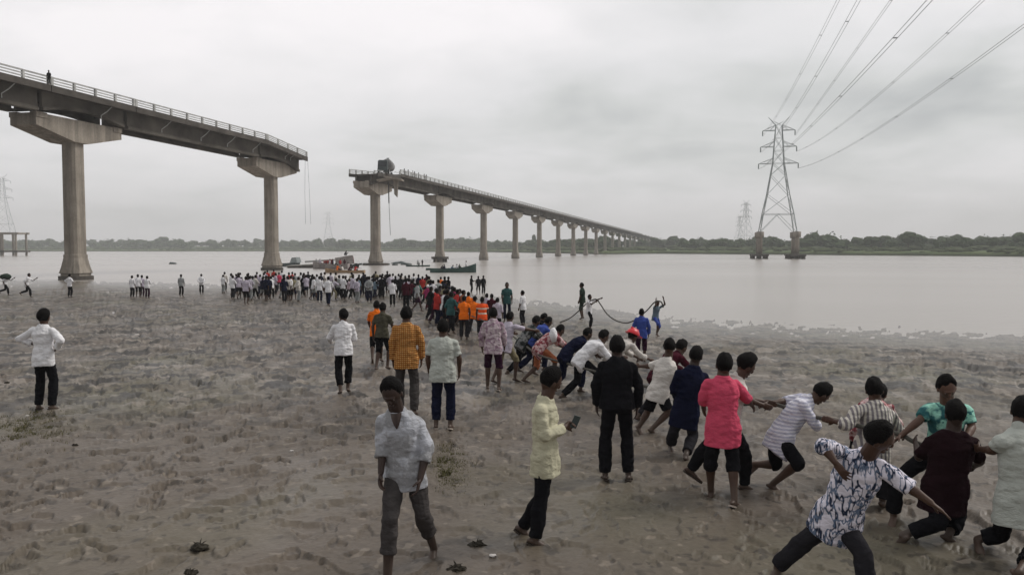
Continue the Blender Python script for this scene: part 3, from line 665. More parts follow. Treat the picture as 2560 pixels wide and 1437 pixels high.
CM = {
 'white': cloth('white_cotton', (0.78, 0.77, 0.79)), 'offwhite': cloth('off_white_cotton', (0.64, 0.60, 0.56)), 'lilac': cloth('pale_lilac_cotton', (0.50, 0.45, 0.53)),
 'grey': cloth('grey_cotton', (0.30, 0.31, 0.31)), 'greygreen': cloth('grey_green_cotton', (0.45, 0.47, 0.43)), 'black': cloth('black_cotton', (0.010, 0.010, 0.012)), 'navy': cloth('navy_cotton', (0.010, 0.012, 0.030)),
 'darkred': cloth('maroon_cotton', (0.055, 0.010, 0.018)), 'blackmaroon': cloth('black_tee_maroon_tinge', (0.016, 0.007, 0.009)), 'pink': cloth('pink_cotton', (0.62, 0.075, 0.14)), 'blue': cloth('blue_cotton', (0.045, 0.075, 0.30)), 'teal': cloth('dark_teal_cotton', (0.03, 0.09, 0.09)),
 'green': cloth('dark_green_cotton', (0.03, 0.045, 0.035)), 'yellow': cloth('pale_yellow_cotton', (0.50, 0.475, 0.345)), 'khaki': cloth('khaki_cotton', (0.24, 0.21, 0.13)), 'olive': cloth('olive_grey_cotton', (0.075, 0.07, 0.05)),
 'orange': cloth('orange_vest', (0.85, 0.17, 0.01)), 'orangeband': cloth('banded_orange_vest', (0.85, 0.10, 0.02), 'band', (0.7, 0.6, 0.5)), 'red': cloth('red_cotton', (0.42, 0.035, 0.03)), 'magenta': cloth('magenta_cotton', (0.30, 0.03, 0.11)),
 'brownorange': cloth('rust_cotton', (0.34, 0.11, 0.05)), 'mint': cloth('mint_cotton', (0.30, 0.58, 0.48)), 'tealgreen': cloth('sea_green_cotton', (0.05, 0.30, 0.24)), 'bluegrey': cloth('blue_grey_cotton', (0.16, 0.22, 0.27)),
 'plaid': cloth('orange_plaid', (0.40, 0.17, 0.035), 'plaid', (0.60, 0.36, 0.13), (0.26, 0.085, 0.02)), 'zebra': cloth('white_shirt_blue_strokes', (0.74, 0.70, 0.78), 'zebra', (0.02, 0.03, 0.06), (0.12, 0.16, 0.24)),
 'vstripe': cloth('grey_striped_cotton', (0.22, 0.20, 0.21), 'vstripe', (0.60, 0.56, 0.50)), 'hstripe': cloth('white_with_blue_stripes', (0.72, 0.71, 0.78), 'hstripe', (0.45, 0.45, 0.56)),
 'floral': cloth('lilac_floral', (0.56, 0.46, 0.50), 'floral', (0.30, 0.20, 0.26), (0.42, 0.36, 0.36)), 'redfloral': cloth('red_floral', (0.62, 0.45, 0.44), 'floral', (0.22, 0.05, 0.06), (0.35, 0.10, 0.12)),
 'muddy': cloth('grey_shirt_mud_stained', (0.44, 0.45, 0.49), 'smudge', (0.28, 0.28, 0.29), (0.35, 0.35, 0.37)), 'denim': cloth('muddy_grey_trousers', (0.062, 0.056, 0.055)), 'darkgrey': cloth('dark_grey_cotton', (0.025, 0.024, 0.028)),
 'camo': cloth('dark_patterned_cotton', (0.03, 0.035, 0.035), 'smudge', (0.20, 0.20, 0.20), (0.012, 0.012, 0.014)), 'plum': cloth('plum_cotton', (0.035, 0.012, 0.028)), 'mintpatch': cloth('mint_and_dark_teal_tee', (0.30, 0.60, 0.49), 'smudge', (0.03, 0.12, 0.13), (0.04, 0.16, 0.16))}

def ell_tube(mb, rings, n=14):
    """rings: (centre, lateral unit, front unit, half width, half depth); rounded closed ends"""
    vs = []
    def ring(c, a, b, rx, ry):
        for j in range(n):
            t = 2 * math.pi * j / n; vs.append(c + a * (rx * math.cos(t)) + b * (ry * math.sin(t)))
    for r_ in rings: ring(*r_)
    k = len(rings)
    fs = [(i * n + j, i * n + (j + 1) % n, (i + 1) * n + (j + 1) % n, (i + 1) * n + j) for i in range(k - 1) for j in range(n)]
    fs += [tuple(range(n - 1, -1, -1)), tuple((k - 1) * n + j for j in range(n))]
    mb.add(vs, fs)
def limb(mb, p, q, r0, r1, rm=None, n=12, lat=None):
    """tapering rounded limb from p to q"""
    p, q = Vector(p), Vector(q); d = q - p; L_ = d.length
    if L_ < 1e-4: return
    d /= L_; k = 5 if rm is None else 7; pts = []; rad = []
    for e_, s_ in ((-0.9, 0.35), (-0.55, 0.78)): pts.append(p + d * r0 * e_); rad.append(r0 * s_)
    for i in range(k):
        t = i / (k - 1); r_ = r0 * (1 - t) + r1 * t
        if rm: r_ += rm * math.exp(-((t - 0.28) / 0.22) ** 2)
        pts.append(p + d * L_ * t); rad.append(r_)
    for e_, s_ in ((0.55, 0.78), (0.9, 0.35)): pts.append(q + d * r1 * e_); rad.append(r1 * s_)
    mb.tube(pts, rad, n)
def remesh(mb, name, voxel, smooth=3, fold=0.0, seed=0, ztop=None):
    me = mb.mesh('tmp'); bm = bmesh.new(); bm.from_mesh(me); bmesh.ops.recalc_face_normals(bm, faces=bm.faces); bm.to_mesh(me); bm.free()
    o = bpy.data.objects.new('tmp', me); COL.objects.link(o)
    rm = o.modifiers.new('r', 'REMESH'); rm.mode = 'VOXEL'; rm.voxel_size = voxel; rm.use_smooth_shade = True
    sm = o.modifiers.new('s', 'SMOOTH'); sm.factor = 0.5; sm.iterations = smooth
    dg = bpy.context.evaluated_depsgraph_get(); res = bpy.data.meshes.new_from_object(o.evaluated_get(dg)); res.name = name
    bpy.data.objects.remove(o); bpy.data.meshes.remove(me)
    if fold:
        nv = len(res.vertices); co = np.empty(nv * 3, np.float32); no = np.empty(nv * 3, np.float32)
        res.vertices.foreach_get('co', co); res.vertex_normals.foreach_get('vector', no); co = co.reshape(-1, 3); no = no.reshape(-1, 3)
        x = co[:, 0] * 9 + seed * 3.1; y = co[:, 1] * 9; z = co[:, 2]
        f = 0.75 * vnoise(x * 0.45 + y * 0.3, z * 13 - x * 0.5, seed) + 0.8 * vnoise(x * 1.25 + y * 0.7, z * 3.2 + x * 0.2, seed + 1) + 0.3 * vnoise(x * 1.2, z * 24 + x * 1.1, seed + 2)
        f = np.clip(f, -0.22, 0.6)
        if ztop is not None: f = f * np.clip((ztop - z) / 0.25, 0, 1)
        co += no * (fold * f)[:, None]; res.vertices.foreach_set('co', co.ravel().astype(np.float32)); res.update()
    res.polygons.foreach_set('use_smooth', [True] * len(res.polygons))
    return res
def hand(mb, wr, d, n_, curl, k, side, spread=0.0, fine=True):
    """palm, four fingers of different lengths and a thumb leaving the side of the palm"""
    d = d.normalized(); n_ = (n_ - d * n_.dot(d)).normalized(); w_ = d.cross(n_).normalized() * side
    pal = 0.088 * k
    ell_tube(mb, [(wr - d * 0.012 * k, w_, n_, 0.024 * k, 0.019 * k), (wr + d * 0.02 * k, w_, n_, 0.031 * k, 0.016 * k), (wr + d * 0.055 * k, w_, n_, 0.040 * k, 0.0155 * k), (wr + d * pal, w_, n_, 0.039 * k, 0.0135 * k), (wr + d * (pal + 0.008), w_, n_, 0.033 * k, 0.008 * k)], 10)
    for i, (off, ln) in enumerate(((-0.0295, 0.071), (-0.0100, 0.080), (0.0100, 0.075), (0.0285, 0.058))):
        p = wr + d * (pal - 0.008) + w_ * off * k; a = curl * 0.25 * (0.8 + 0.13 * i); sp_ = spread * (i - 1.5) * 0.16; r_ = 0.0092 * k * (0.9 if i == 3 else 1)
        for j, fr_ in enumerate((0.44, 0.31, 0.25)):
            dd = (d * math.cos(a) + n_ * math.sin(a) + w_ * sp_).normalized(); q = p + dd * ln * fr_ * k * 1.08
            limb(mb, p, q, r_, r_ * 0.92, n=8); p = q; r_ *= 0.92; a += curl * 0.36
    p = wr + d * 0.022 * k - w_ * 0.028 * k + n_ * 0.004 * k; dd = (d * 0.72 - w_ * (0.62 - 0.25 * min(1, curl)) + n_ * (0.25 + 0.25 * curl)).normalized()
    q = p + dd * 0.042 * k; limb(mb, p, q, 0.0125 * k, 0.0105 * k, n=8); dd = (dd + d * 0.35 + n_ * curl * 0.3).normalized(); limb(mb, q, q + dd * 0.032 * k, 0.0105 * k, 0.0085 * k, n=8)
def nrm(v): return v.normalized() if v.length > 1e-6 else Vector((0, 0, 1))
def build_person(name, J, k=1.0, face=None, shirt='white', legs='black', sleeve=1.45, hem=0.16, leglen=1.9, loose=1.0, hairk=1.0, voxel=0.008, skinm=None,
                 hand_curl=(0.7, 0.7), hand_spread=(0, 0), shoes=None, collar=True, hairc=None, feet=True, origin=(0, 0, 0), parts=True, seed=0, bulk=1.0, longhair=False, hood=None, eyes=False, palm=None, vneck=None):
    """J: dict of joints (Vectors, relative to origin). Returns the Empty with body, shirt, trousers and hair"""
    J = {a: Vector(b) for a, b in J.items()}
    hc = (J['hl'] + J['hr']) / 2; nk = J['nk']
    dn0 = nrm(nk - hc); mid0 = (J['sl'] + J['sr']) / 2
    for q in ('sl', 'sr'): J[q] = J[q] - dn0 * 0.028 * k + (mid0 - J[q]) * 0.10
    J['hd'] = J['hd'] + (nk - J['hd']) * 0.06; lat_s = nrm(J['sr'] - J['sl']); lat_h = nrm(J['hr'] - J['hl']); spine = nrm(nk - hc)
    lat_s = nrm(lat_s - spine * lat_s.dot(spine)); lat_h = nrm(lat_h - spine * lat_h.dot(spine))
    front = spine.cross(lat_s) * -1            # lateral = wearer's right when seen from behind -> front points away
    front = nrm(lat_s.cross(spine)) * -1
    if face is None: face = front
    face = nrm(Vector(face))
    if front.dot(Vector((face.x, face.y, 0))) < 0 and abs(front.dot(nrm(Vector((face.x, face.y, 0))))) > 0.3: front = -front
    side = 1 if lat_s.cross(front).dot(spine) > 0 else -1
    L_ = (nk - hc).length; back = -front
    def sp(t, bulge=0.0): return hc + (nk - hc) * t + back * (bulge * math.sin(math.pi * min(max(t, 0), 1)))
    lean = 1 - abs(spine.z); bg = 0.10 * lean * k
    def lt(t): return nrm(lat_h * (1 - t) + lat_s * t)
    def torso(mb, extra, top=True, hem_=None, flare=1.0):
        prof = [(-0.13, .150, .105), (0.0, .165, .118), (0.14, .155, .110), (0.32, .134, .098), (0.52, .148, .108), (0.72, .162, .114), (0.86, .152, .100), (0.95, .112, .080), (1.0, .070, .065)]
        rings = []
        if hem_ is not None:
            dn = nrm(-spine * 0.55 + Vector((0, 0, -0.45))) if lean > 0.15 else -spine
            rings.append((hc + dn * hem_ * k, lat_h, front, (.164 * flare + extra) * k * bulk, (.126 * flare + extra) * k * bulk))
            prof = prof[1:]
        for t, rx, ry in prof:
            wv = extra * (1.0 if t < 0.8 else 0.6); fl = flare if t < 0.2 else 1.0
            rings.append((sp(t, bg), lt(min(1, max(0, t))), front, (rx * fl + wv) * k * bulk, (ry * fl + wv) * k * bulk))
        ell_tube(mb, rings, 18)
    sR = {'l': J['sl'], 'r': J['sr']}
    # body -----------------------------------------------------------
    mb = MB(); torso(mb, 0.0)
    hd = J['hd']; up = nrm((hd - nk) * 0.5 + Vector((0, 0, 0.12)) + (hd - nk)); up = nrm(up - face * up.dot(face)); xr = nrm(face.cross(up))
    limb(mb, nk - spine * 0.05 * k, hd - up * 0.03 * k, 0.070 * k, 0.062 * k)
    HM = Matrix((xr, face, up)).transposed()
    def hshape(p):
        q = Vector(p)
        if q.z < 0: q.x *= 1 + 0.30 * q.z; q.y *= 1 + 0.10 * q.z
        if q.y > 0: q.y *= 0.93
        else: q.y *= 1.05
        return q
    mb.sphere(hd, (0.082 * k, 0.100 * k, 0.124 * k), 18, 14, HM, hshape)
    if voxel < 0.012:
        mb.sphere(hd + HM @ Vector((0, 0.095, -0.022)) * k, (0.013 * k, 0.020 * k, 0.026 * k), 8, 6, HM)           # nose
        mb.sphere(hd + HM @ Vector((0, 0.083, 0.018)) * k, (0.050 * k, 0.018 * k, 0.012 * k), 10, 6, HM)           # brow
        mb.sphere(hd + HM @ Vector((0, 0.083, -0.068)) * k, (0.024 * k, 0.016 * k, 0.009 * k), 8, 6, HM)           # mouth
        mb.sphere(hd + HM @ Vector((0, 0.070, -0.102)) * k, (0.024 * k, 0.020 * k, 0.018 * k), 8, 6, HM)           # chin
        for sg in (-1, 1): mb.sphere(hd + HM @ Vector((sg * 0.083, -0.004, -0.016)) * k, (0.009 * k, 0.019 * k, 0.031 * k), 8, 6, HM)
    for q, ci in (('l', 0), ('r', 1)):
        s_, e_, w_ = J['s' + q], J['e' + q], J['w' + q]
        limb(mb, s_, e_, 0.050 * k, 0.038 * k); limb(mb, e_, w_, 0.040 * k, 0.026 * k, 0.006 * k)
        limb(mb, s_, sp(0.82, bg), 0.048 * k, 0.06 * k)
        sd_ = (1 if q == 'r' else -1); dirn = nrm(w_ - e_)
        pn = (palm[ci] if palm and palm[ci] is not None else -lat_s * sd_ + front * 0.25); pn = Vector(pn)
        if abs(nrm(pn).dot(dirn)) > 0.9: pn = front
        w2 = dirn.cross(nrm(pn - dirn * pn.dot(dirn)))
        sg_ = -1 if w2.dot(front) > 0 else 1
        hand(mb, w_, dirn, pn, hand_curl[ci], k, sg_, hand_spread[ci])
        h_, n2, a_, t_ = J['h' + q], J['k' + q], J['a' + q], J['t' + q]
        limb(mb, h_ + (hc - h_) * 0.15, n2, 0.088 * k, 0.052 * k); limb(mb, n2, a_, 0.052 * k, 0.036 * k, 0.010 * k)
        fd = nrm(t_ - a_); fu = Vector((0, 0, 1)); fl_ = nrm(fd.cross(fu)); fu2 = fl_.cross(fd)
        if feet:
            heel = a_ - fd * 0.045 * k - fu2 * 0.045 * k; L2 = 0.235 * k
            prof = [(-0.02, .018, .014, 0.0), (0.01, .030, .028, 0.006), (0.06, .033, .038, 0.012), (0.12, .036, .030, 0.004), (0.17, .043, .022, -0.004), (0.205, .043, .017, -0.008), (0.235, .034, .012, -0.012), (0.25, .02, .007, -0.014)]
            ell_tube(mb, [(heel + fd * x_ * k + fu2 * (z_ * k), fl_, fu2, rx_ * k, ry_ * k) for x_, rx_, ry_, z_ in prof], 12)
            limb(mb, a_, heel + fd * 0.05 * k, 0.037 * k, 0.030 * k)
            if voxel < 0.009:
                for ti in range(5):
                    ba = heel + fd * (0.228 - 0.007 * ti) * k + fl_ * (-0.028 + 0.014 * ti) * k * (-sd_) - fu2 * 0.012 * k; limb(mb, ba, ba + fd * (0.026 - 0.002 * ti) * k, (0.0105 if ti == 0 else 0.0078) * k, 0.007 * k, n=8)
    root = empty('person', origin)
    bme = remesh(mb, name + '_body', voxel, 2); body = link_mesh('body', bme, root, [skinm or M_SKIN])
    # trousers ---------------------------------------------------------
    mb = MB(); ex = 0.011 * loose
    ell_tube(mb, [(sp(t, bg), lt(max(0, t)), front, (rx + 0.004) * k * bulk, (ry + 0.004) * k * bulk) for t, rx, ry in [(-0.16, .140, .100), (-0.04, .164, .118), (0.06, .163, .116), (0.12, .157, .112)]], 16)
    for q in 'lr':
        h_, n2, a_ = J['h' + q], J['k' + q], J['a' + q]; h2 = h_ + (hc - h_) * 0.15
        r0, r1, r2 = (0.086 + ex * 0.4) * k, (0.060 + ex * 0.8) * k, (0.050 + ex) * k
        if leglen >= 1:
            limb(mb, h2 + (n2 - h2) * 0.07, n2, r0, r1); f_ = min(1.0, leglen - 1); e2 = n2 + (a_ - n2) * f_; r3 = r1 * (1 - f_) + r2 * f_
            dd = nrm(e2 - n2); mb.tube([n2 - dd * 0.02, n2 + (e2 - n2) * 0.4, e2 - dd * 0.02, e2], [r1, r1 * 0.99 + 0.006 * k, r3, r3 * 0.98], 14)
            if leglen < 1.85: mb.tube([e2 - dd * 0.035 * k, e2 + dd * 0.004], [r3 * 1.06, r3 * 1.06], 14)     # rolled cuff
        else:
            e2 = h2 + (n2 - h2) * leglen; mb.tube([h2 + (n2 - h2) * -0.05, h2 + (n2 - h2) * 0.3, e2], [r0 * 0.98, r0, r1 * 1.22], 14)
    link_mesh('trousers', remesh(mb, name + '_legs', max(voxel, 0.009), 3, 0.020 * k, seed + 5, hc.z + 0.03), root, [CM[legs]]).name = 'trousers' if leglen >= 1.0 else 'shorts'
    # shirt --------------------------------------------------------------
    if shirt:
        mb = MB(); ex = 0.015 * loose; torso(mb, ex, hem_=hem, flare=1.03)
        for q in 'lr':
            s_, e_, w_ = J['s' + q], J['e' + q], J['w' + q]; ra, rb = (0.050 + ex * 0.6) * k, (0.041 + ex * 0.75) * k
            limb(mb, s_, sp(0.84, bg), ra * 0.92, 0.080 * k); limb(mb, s_ + (e_ - s_) * 0.03, nk - spine * 0.035 * k, ra * 0.80, 0.055 * k)
            if sleeve <= 1:
                e2 = s_ + (e_ - s_) * sleeve; dd = nrm(e2 - s_); mb.tube([s_ - dd * 0.03, s_, s_ + (e2 - s_) * 0.6, e2], [ra * 0.6, ra, ra * 0.98, ra * 0.92 + 0.004], 14)
            else:
                limb(mb, s_, e_, ra, rb + 0.006 * k); e2 = e_ + (w_ - e_) * min(1, sleeve - 1); dd = nrm(e2 - e_)
                mb.tube([e_ - dd * 0.02, e_ + (e2 - e_) * 0.5, e2], [rb, rb, rb * 0.92], 14)
                if sleeve < 1.85: mb.tube([e2 - dd * 0.045 * k, e2 + dd * 0.004], [rb * 1.12, rb * 1.1], 14)
                else: mb.tube([e2 - dd * 0.05 * k, e2], [rb * 0.85, rb * 0.85], 12)
        limb(mb, nk - spine * 0.07 * k, nk + (hd - nk) * (0.10), 0.085 * k, 0.064 * k)
        if collar:
            c0 = nk + (hd - nk) * 0.06; ud = nrm(hd - nk); cl = []
            for j in range(17):
                t = 2 * math.pi * j / 16; o_ = lat_s * math.cos(t) + front * math.sin(t); cl.append(c0 + o_ * (0.070 + 0.014 * (math.sin(t) > 0.5)) * k - ud * (0.03 * k if math.sin(t) > 0.7 else 0))
            mb.tube(cl, 0.016 * k, 8)
        link_mesh('shirt', remesh(mb, name + '_shirt', max(voxel, 0.009), 4, 0.022 * k, seed), root, [CM[shirt]])
    if vneck:                                 # unbuttoned opening showing the dark chest below the collar
        vs = []; lv = [(1.0, .046, .078), (0.95, .042, .094), (0.89, .032, .112), (0.83, .020, .122), (0.78, .004, .126)]
        for off in (0.0, 0.008):
            for t, hw, dp in lv:
                for sg in (-1, 0, 1): vs.append(sp(t, bg) + lat_s * sg * hw * k + front * (dp + 0.013 * loose + off - 0.008 * abs(sg)) * k * bulk)
        m_ = len(lv) * 3; fs = []
        for base_ in (0, m_):
            for i in range(len(lv) - 1):
                for j in range(2): a_ = base_ + i * 3 + j; fs.append((a_, a_ + 1, a_ + 4, a_ + 3))
        for i in range(len(lv) - 1):
            for j in (0, 2): a_ = i * 3 + j; fs.append((a_, a_ + 3, a_ + 3 + m_, a_ + m_))
        mb = MB(); mb.add(vs, fs); mb.build('undershirt', vneck, root, True)
    # hair -----------------------------------------------------------------
    mb = MB()
    def hs(p):
        q = hshape(p); ln_ = 0.985 + 0.07 * mnoise.noise(Vector(p) * 2.6 + Vector((seed, 0, 0))) + 0.045 * mnoise.noise(Vector(p) * 9 + Vector((seed, 3, 0)))
        ny_ = 0.12 * mnoise.noise(Vector(p) * 5 + Vector((0, seed, 0))); low = ny_ + (-0.50 if q.y < -0.1 else (-0.25 + 0.2 * (q.y + 0.1) / 0.4 if q.y < 0.3 else min(0.58, -0.05 + (q.y - 0.3) * 2.6)))
        if longhair: low = -0.9 if q.y < 0.2 else low
        u_ = min(1.0, max(0.0, (q.z - low) / 0.7)); u_ = u_ * u_ * (3 - 2 * u_); ln_ += (0.085 + (hairk - 1) * 0.75) * u_ + (0.03 if q.y < 0 else 0)
        if q.z < low: ln_ *= max(0.80, 1 - (low - q.z) * 1.6)
        return q * ln_
    mb.sphere(hd + up * 0.003 * k - face * 0.004 * k, (0.083 * k, 0.101 * k, 0.125 * k), 36 if parts else 12, 26 if parts else 9, HM, hs)
    mb.build('hair', hairc or M_HAIR, root, True, True)
    if eyes:
        for sg in (-1, 1):
            mb = MB(); c = hd + HM @ Vector((sg * 0.031, 0.0815, 0.0)) * k; mb.sphere(c, 0.010 * k, 10, 8); e0 = mb.build('eye', M_EYE, root, True)
            mb = MB(); mb.sphere(c + face * 0.009 * k, 0.0055 * k, 8, 6); mb.build('pupil', M_HAIR, e0, True)
    if shoes:
        for q in 'lr':
            a_, t_ = J['a' + q], J['t' + q]; fd = nrm(t_ - a_); fl_ = nrm(fd.cross(Vector((0, 0, 1)))); fu2 = fl_.cross(fd); c0 = a_ - fu2 * 0.083 * k - fd * 0.06 * k
            mb = MB(); hs_ = [(-0.0, .026), (0.03, .037), (0.12, .037), (0.19, .049), (0.23, .044), (0.26, .022)]
            vs = [c0 + fd * x_ * k + fl_ * (sx * y_ * k) + fu2 * z_ for z_ in (0, 0.018 * k) for sx in (1, -1) for x_, y_ in (hs_ if sx == 1 else hs_[::-1])]
            m_ = len(hs_) * 2; mb.add(vs, [tuple(range(m_ - 1, -1, -1)), tuple(range(m_, 2 * m_))] + [(i, (i + 1) % m_, m_ + (i + 1) % m_, m_ + i) for i in range(m_)])
            mb.tube([c0 + fd * 0.15 * k + fl_ * 0.045 * k + fu2 * 0.01, c0 + fd * 0.15 * k + fl_ * 0.03 * k + fu2 * 0.055 * k, c0 + fd * 0.15 * k - fl_ * 0.03 * k + fu2 * 0.055 * k, c0 + fd * 0.15 * k - fl_ * 0.045 * k + fu2 * 0.01], 0.006, 6)
            mb.build('sandal', shoes, root)
    return root
M_EYE = simple('eye_white', (0.16, 0.13, 0.11), 0.3, 0.05, 3)

KEYS = ['hd', 'nk', 'sl', 'sr', 'el', 'er', 'wl', 'wr', 'hl', 'hr', 'kl', 'kr', 'al', 'ar', 'tl', 'tr']
DEBUG = []
def pose_px(label, pts, Y=None, k=1.0, **kw):
    """joints read off the photograph as (x, y, metres nearer(-) or farther(+) than the hips); ankles and toes
    marked None in depth stand on the ground where their pixel meets it"""
    ank = []
    P = dict(zip(KEYS, pts))
    for q in ('al', 'ar'):
        if len(P[q]) == 2: ank.append(foot_depth(P[q][0], P[q][1], 0.085 * k))
    D = Y if Y else sum(ank) / len(ank)
    W = {}
    for key, p in P.items():
        if key in ('al', 'ar') and len(p) == 2: d_ = foot_depth(p[0], p[1], 0.085 * k)
        elif key in ('tl', 'tr') and len(p) == 2: d_ = foot_depth(p[0], p[1], 0.03 * k)
        else: d_ = D + (p[2] if len(p) > 2 else 0)
        W[key] = at(p[0], p[1], d_)
    o = Vector((W['hl'] + W['hr']) / 2); o.z = ground(o.x, o.y); W = {a: b_ - Vector((0, 0, 0.02)) for a, b_ in W.items()}
    DEBUG.append((label[:40], round(D, 2), {n_: round((W[a] - W[b]).length, 2) for n_, a, b in (('head', 'hd', 'nk'), ('sh', 'sl', 'sr'), ('uaL', 'sl', 'el'), ('uaR', 'sr', 'er'), ('faL', 'el', 'wl'), ('faR', 'er', 'wr'), ('torso', 'nk', 'hl'), ('thL', 'hl', 'kl'), ('thR', 'hr', 'kr'), ('shL', 'kl', 'al'), ('shR', 'kr', 'ar'), ('ftL', 'al', 'tl'), ('ftR', 'ar', 'tr'))}))
    r_ = build_person('p', {a: b - o for a, b in W.items()}, k=k, origin=o, seed=len(DEBUG), **kw)
    return tag(r_, label, 'person')
# ------------------------------------------------------------------ posed rigs (local: facing +y, wearer's right +x)
def ik(h, a, l1, l2, fwd=Vector((0, 1, 0))):
    d = a - h; L_ = min(d.length, (l1 + l2) * 0.999); u = d.normalized()
    x = (l1 * l1 - l2 * l2 + L_ * L_) / (2 * L_); y = math.sqrt(max(0, l1 * l1 - x * x)); f = nrm(fwd - u * fwd.dot(u))
    return h + u * x + f * y
def rig(lean=2, hipz=0.91, aL=(-0.10, 0.0), aR=(0.10, 0.0), armL=(4, 8, 12), armR=(4, 8, 12), head=(0, -6), twist=0, liftL=0.0, liftR=0.0, side=0, hipy=0.0, kneeout=0.15):
    J = {}; hc = Vector((0, hipy, hipz)); J['hl'] = hc + Vector((-0.095, 0, 0)); J['hr'] = hc + Vector((0.095, 0, 0))
    A = Matrix.Rotation(R(-lean), 3, 'X') @ Matrix.Rotation(R(side), 3, 'Y'); Tw = Matrix.Rotation(R(twist), 3, 'Z')
    J['nk'] = hc + A @ Vector((0, 0, 0.53)); F_ = A @ Tw
    J['sl'] = hc + A @ (Tw @ Vector((-0.182, 0, 0.475))); J['sr'] = hc + A @ (Tw @ Vector((0.182, 0, 0.475)))
    hz_ = Matrix.Rotation(R(-lean * 0.45 - 4), 3, 'X') @ Vector((0, 0.02, 0.145)); J['hd'] = J['nk'] + hz_
    for q, arm, s_ in (('l', armL, -1), ('r', armR, 1)):
        fw, ou, bd = arm[:3]; inn = arm[3] if len(arm) > 3 else ou * 1.2
        def dirv(f, o_): return Vector((s_ * math.sin(R(o_)), math.sin(R(f)) * math.cos(R(o_)), -math.cos(R(f)) * math.cos(R(o_))))
        J['e' + q] = J['s' + q] + (Tw @ dirv(fw, ou)) * 0.285; J['w' + q] = J['e' + q] + (Tw @ dirv(fw + bd, ou - inn)) * 0.25
    for q, a, s_, lf in (('l', aL, -1, liftL), ('r', aR, 1, liftR)):
        an = Vector((a[0], a[1], 0.085 + lf)); J['a' + q] = an; J['k' + q] = ik(J['h' + q], an, 0.425, 0.415, Vector((s_ * kneeout, 1, 0)))
        sh = nrm(an - J['k' + q]); J['t' + q] = an + (Vector((s_ * 0.04, 0.19, -0.055)) if lf < 0.03 else Vector((s_ * 0.02, 0.12, -0.15)))
    hp, pt_ = head; face = Vector((math.sin(R(hp)), math.cos(R(hp)), 0)) * math.cos(R(pt_)) + Vector((0, 0, math.sin(R(pt_))))
    return J, face
POSES = {
 'stand': dict(), 'stand2': dict(aL=(-0.12, 0.05), aR=(0.12, -0.04), armL=(10, 6, 18), armR=(-4, 10, 10)),
 'hips': dict(armL=(-22, 42, 62, 85), armR=(-22, 42, 62, 85), aL=(-0.13, 0), aR=(0.13, 0)),
 'front': dict(armL=(25, 8, 75, 40), armR=(25, 8, 75, 40)), 'behind': dict(armL=(-22, 14, -18, 50), armR=(-22, 14, -18, 50)),
 'walk': dict(aL=(-0.09, 0.26), aR=(0.09, -0.27), armL=(-18, 8, 20), armR=(22, 8, 24), hipz=0.88, lean=5), 'walk2': dict(aL=(-0.09, -0.24), aR=(0.09, 0.25), armL=(22, 8, 30), armR=(-16, 8, 16), hipz=0.885, lean=6, liftL=0.05),
 'run': dict(aL=(-0.08, -0.42), aR=(0.08, 0.25), liftL=0.22, armL=(45, 10, 80), armR=(-40, 10, 60), hipz=0.86, lean=14),
 'pull': dict(lean=54, aL=(-0.12, -0.42), aR=(0.14, 0.18), armL=(40, 6, 25), armR=(35, 8, 35), hipz=0.76, hipy=-0.1, head=(0, -30)), 'pull2': dict(lean=24, aL=(-0.14, -0.26), aR=(0.14, 0.2), armL=(60, 10, 40, 25), armR=(48, 8, 50, 25), hipz=0.84, head=(0, -14)),
 'pullback': dict(lean=-14, aL=(-0.14, 0.30), aR=(0.14, 0.05), armL=(70, 4, 10), armR=(62, 4, 20), hipz=0.80), 'bend': dict(lean=55, aL=(-0.12, -0.2), aR=(0.12, 0.15), armL=(60, 6, 10), armR=(70, 6, 15), hipz=0.82, head=(0, -35)),
 'armup': dict(armL=(6, 8, 14), armR=(150, 22, 20, 40)), 'point': dict(armL=(4, 8, 12), armR=(82, 20, 6, 10)), 'sit': dict(hipz=0.42, aL=(-0.12, 0.36), aR=(0.12, 0.36), armL=(35, 8, 40), armR=(35, 8, 40), lean=12), 'crouch': dict(hipz=0.36, aL=(-0.14, 0.1), aR=(0.16, 0.16), armL=(50, 10, 50), armR=(50, 10, 50), lean=35, kneeout=0.3)}
def spot(px, foot, top=None, k=None, Y=None, base=None):
    Y = Y or foot_depth(px, foot); p = at(px, foot, Y)
    z = ground(p.x, Y) if base is None else base
    if k is None: k = min(1.10, max(0.80, (at(px, top, Y).z - z) / 1.70)) if top else 1.0
    return Vector((p.x, Y, z - 0.02)), k
def place(label, px, foot, top=None, yaw=0, pose='stand', tw=None, k=None, Y=None, base=None, **kw):
    o, kk = spot(px, foot, top, k, Y, base)
    J, face = rig(**{**POSES[pose], **(tw or {})}); J = {a: b * kk for a, b in J.items()}
    r_ = build_person('p', J, k=kk, face=face, origin=o, seed=int(px) % 97, **kw); r_.rotation_euler = (0, 0, -R(yaw))
    return tag(r_, label, 'person')

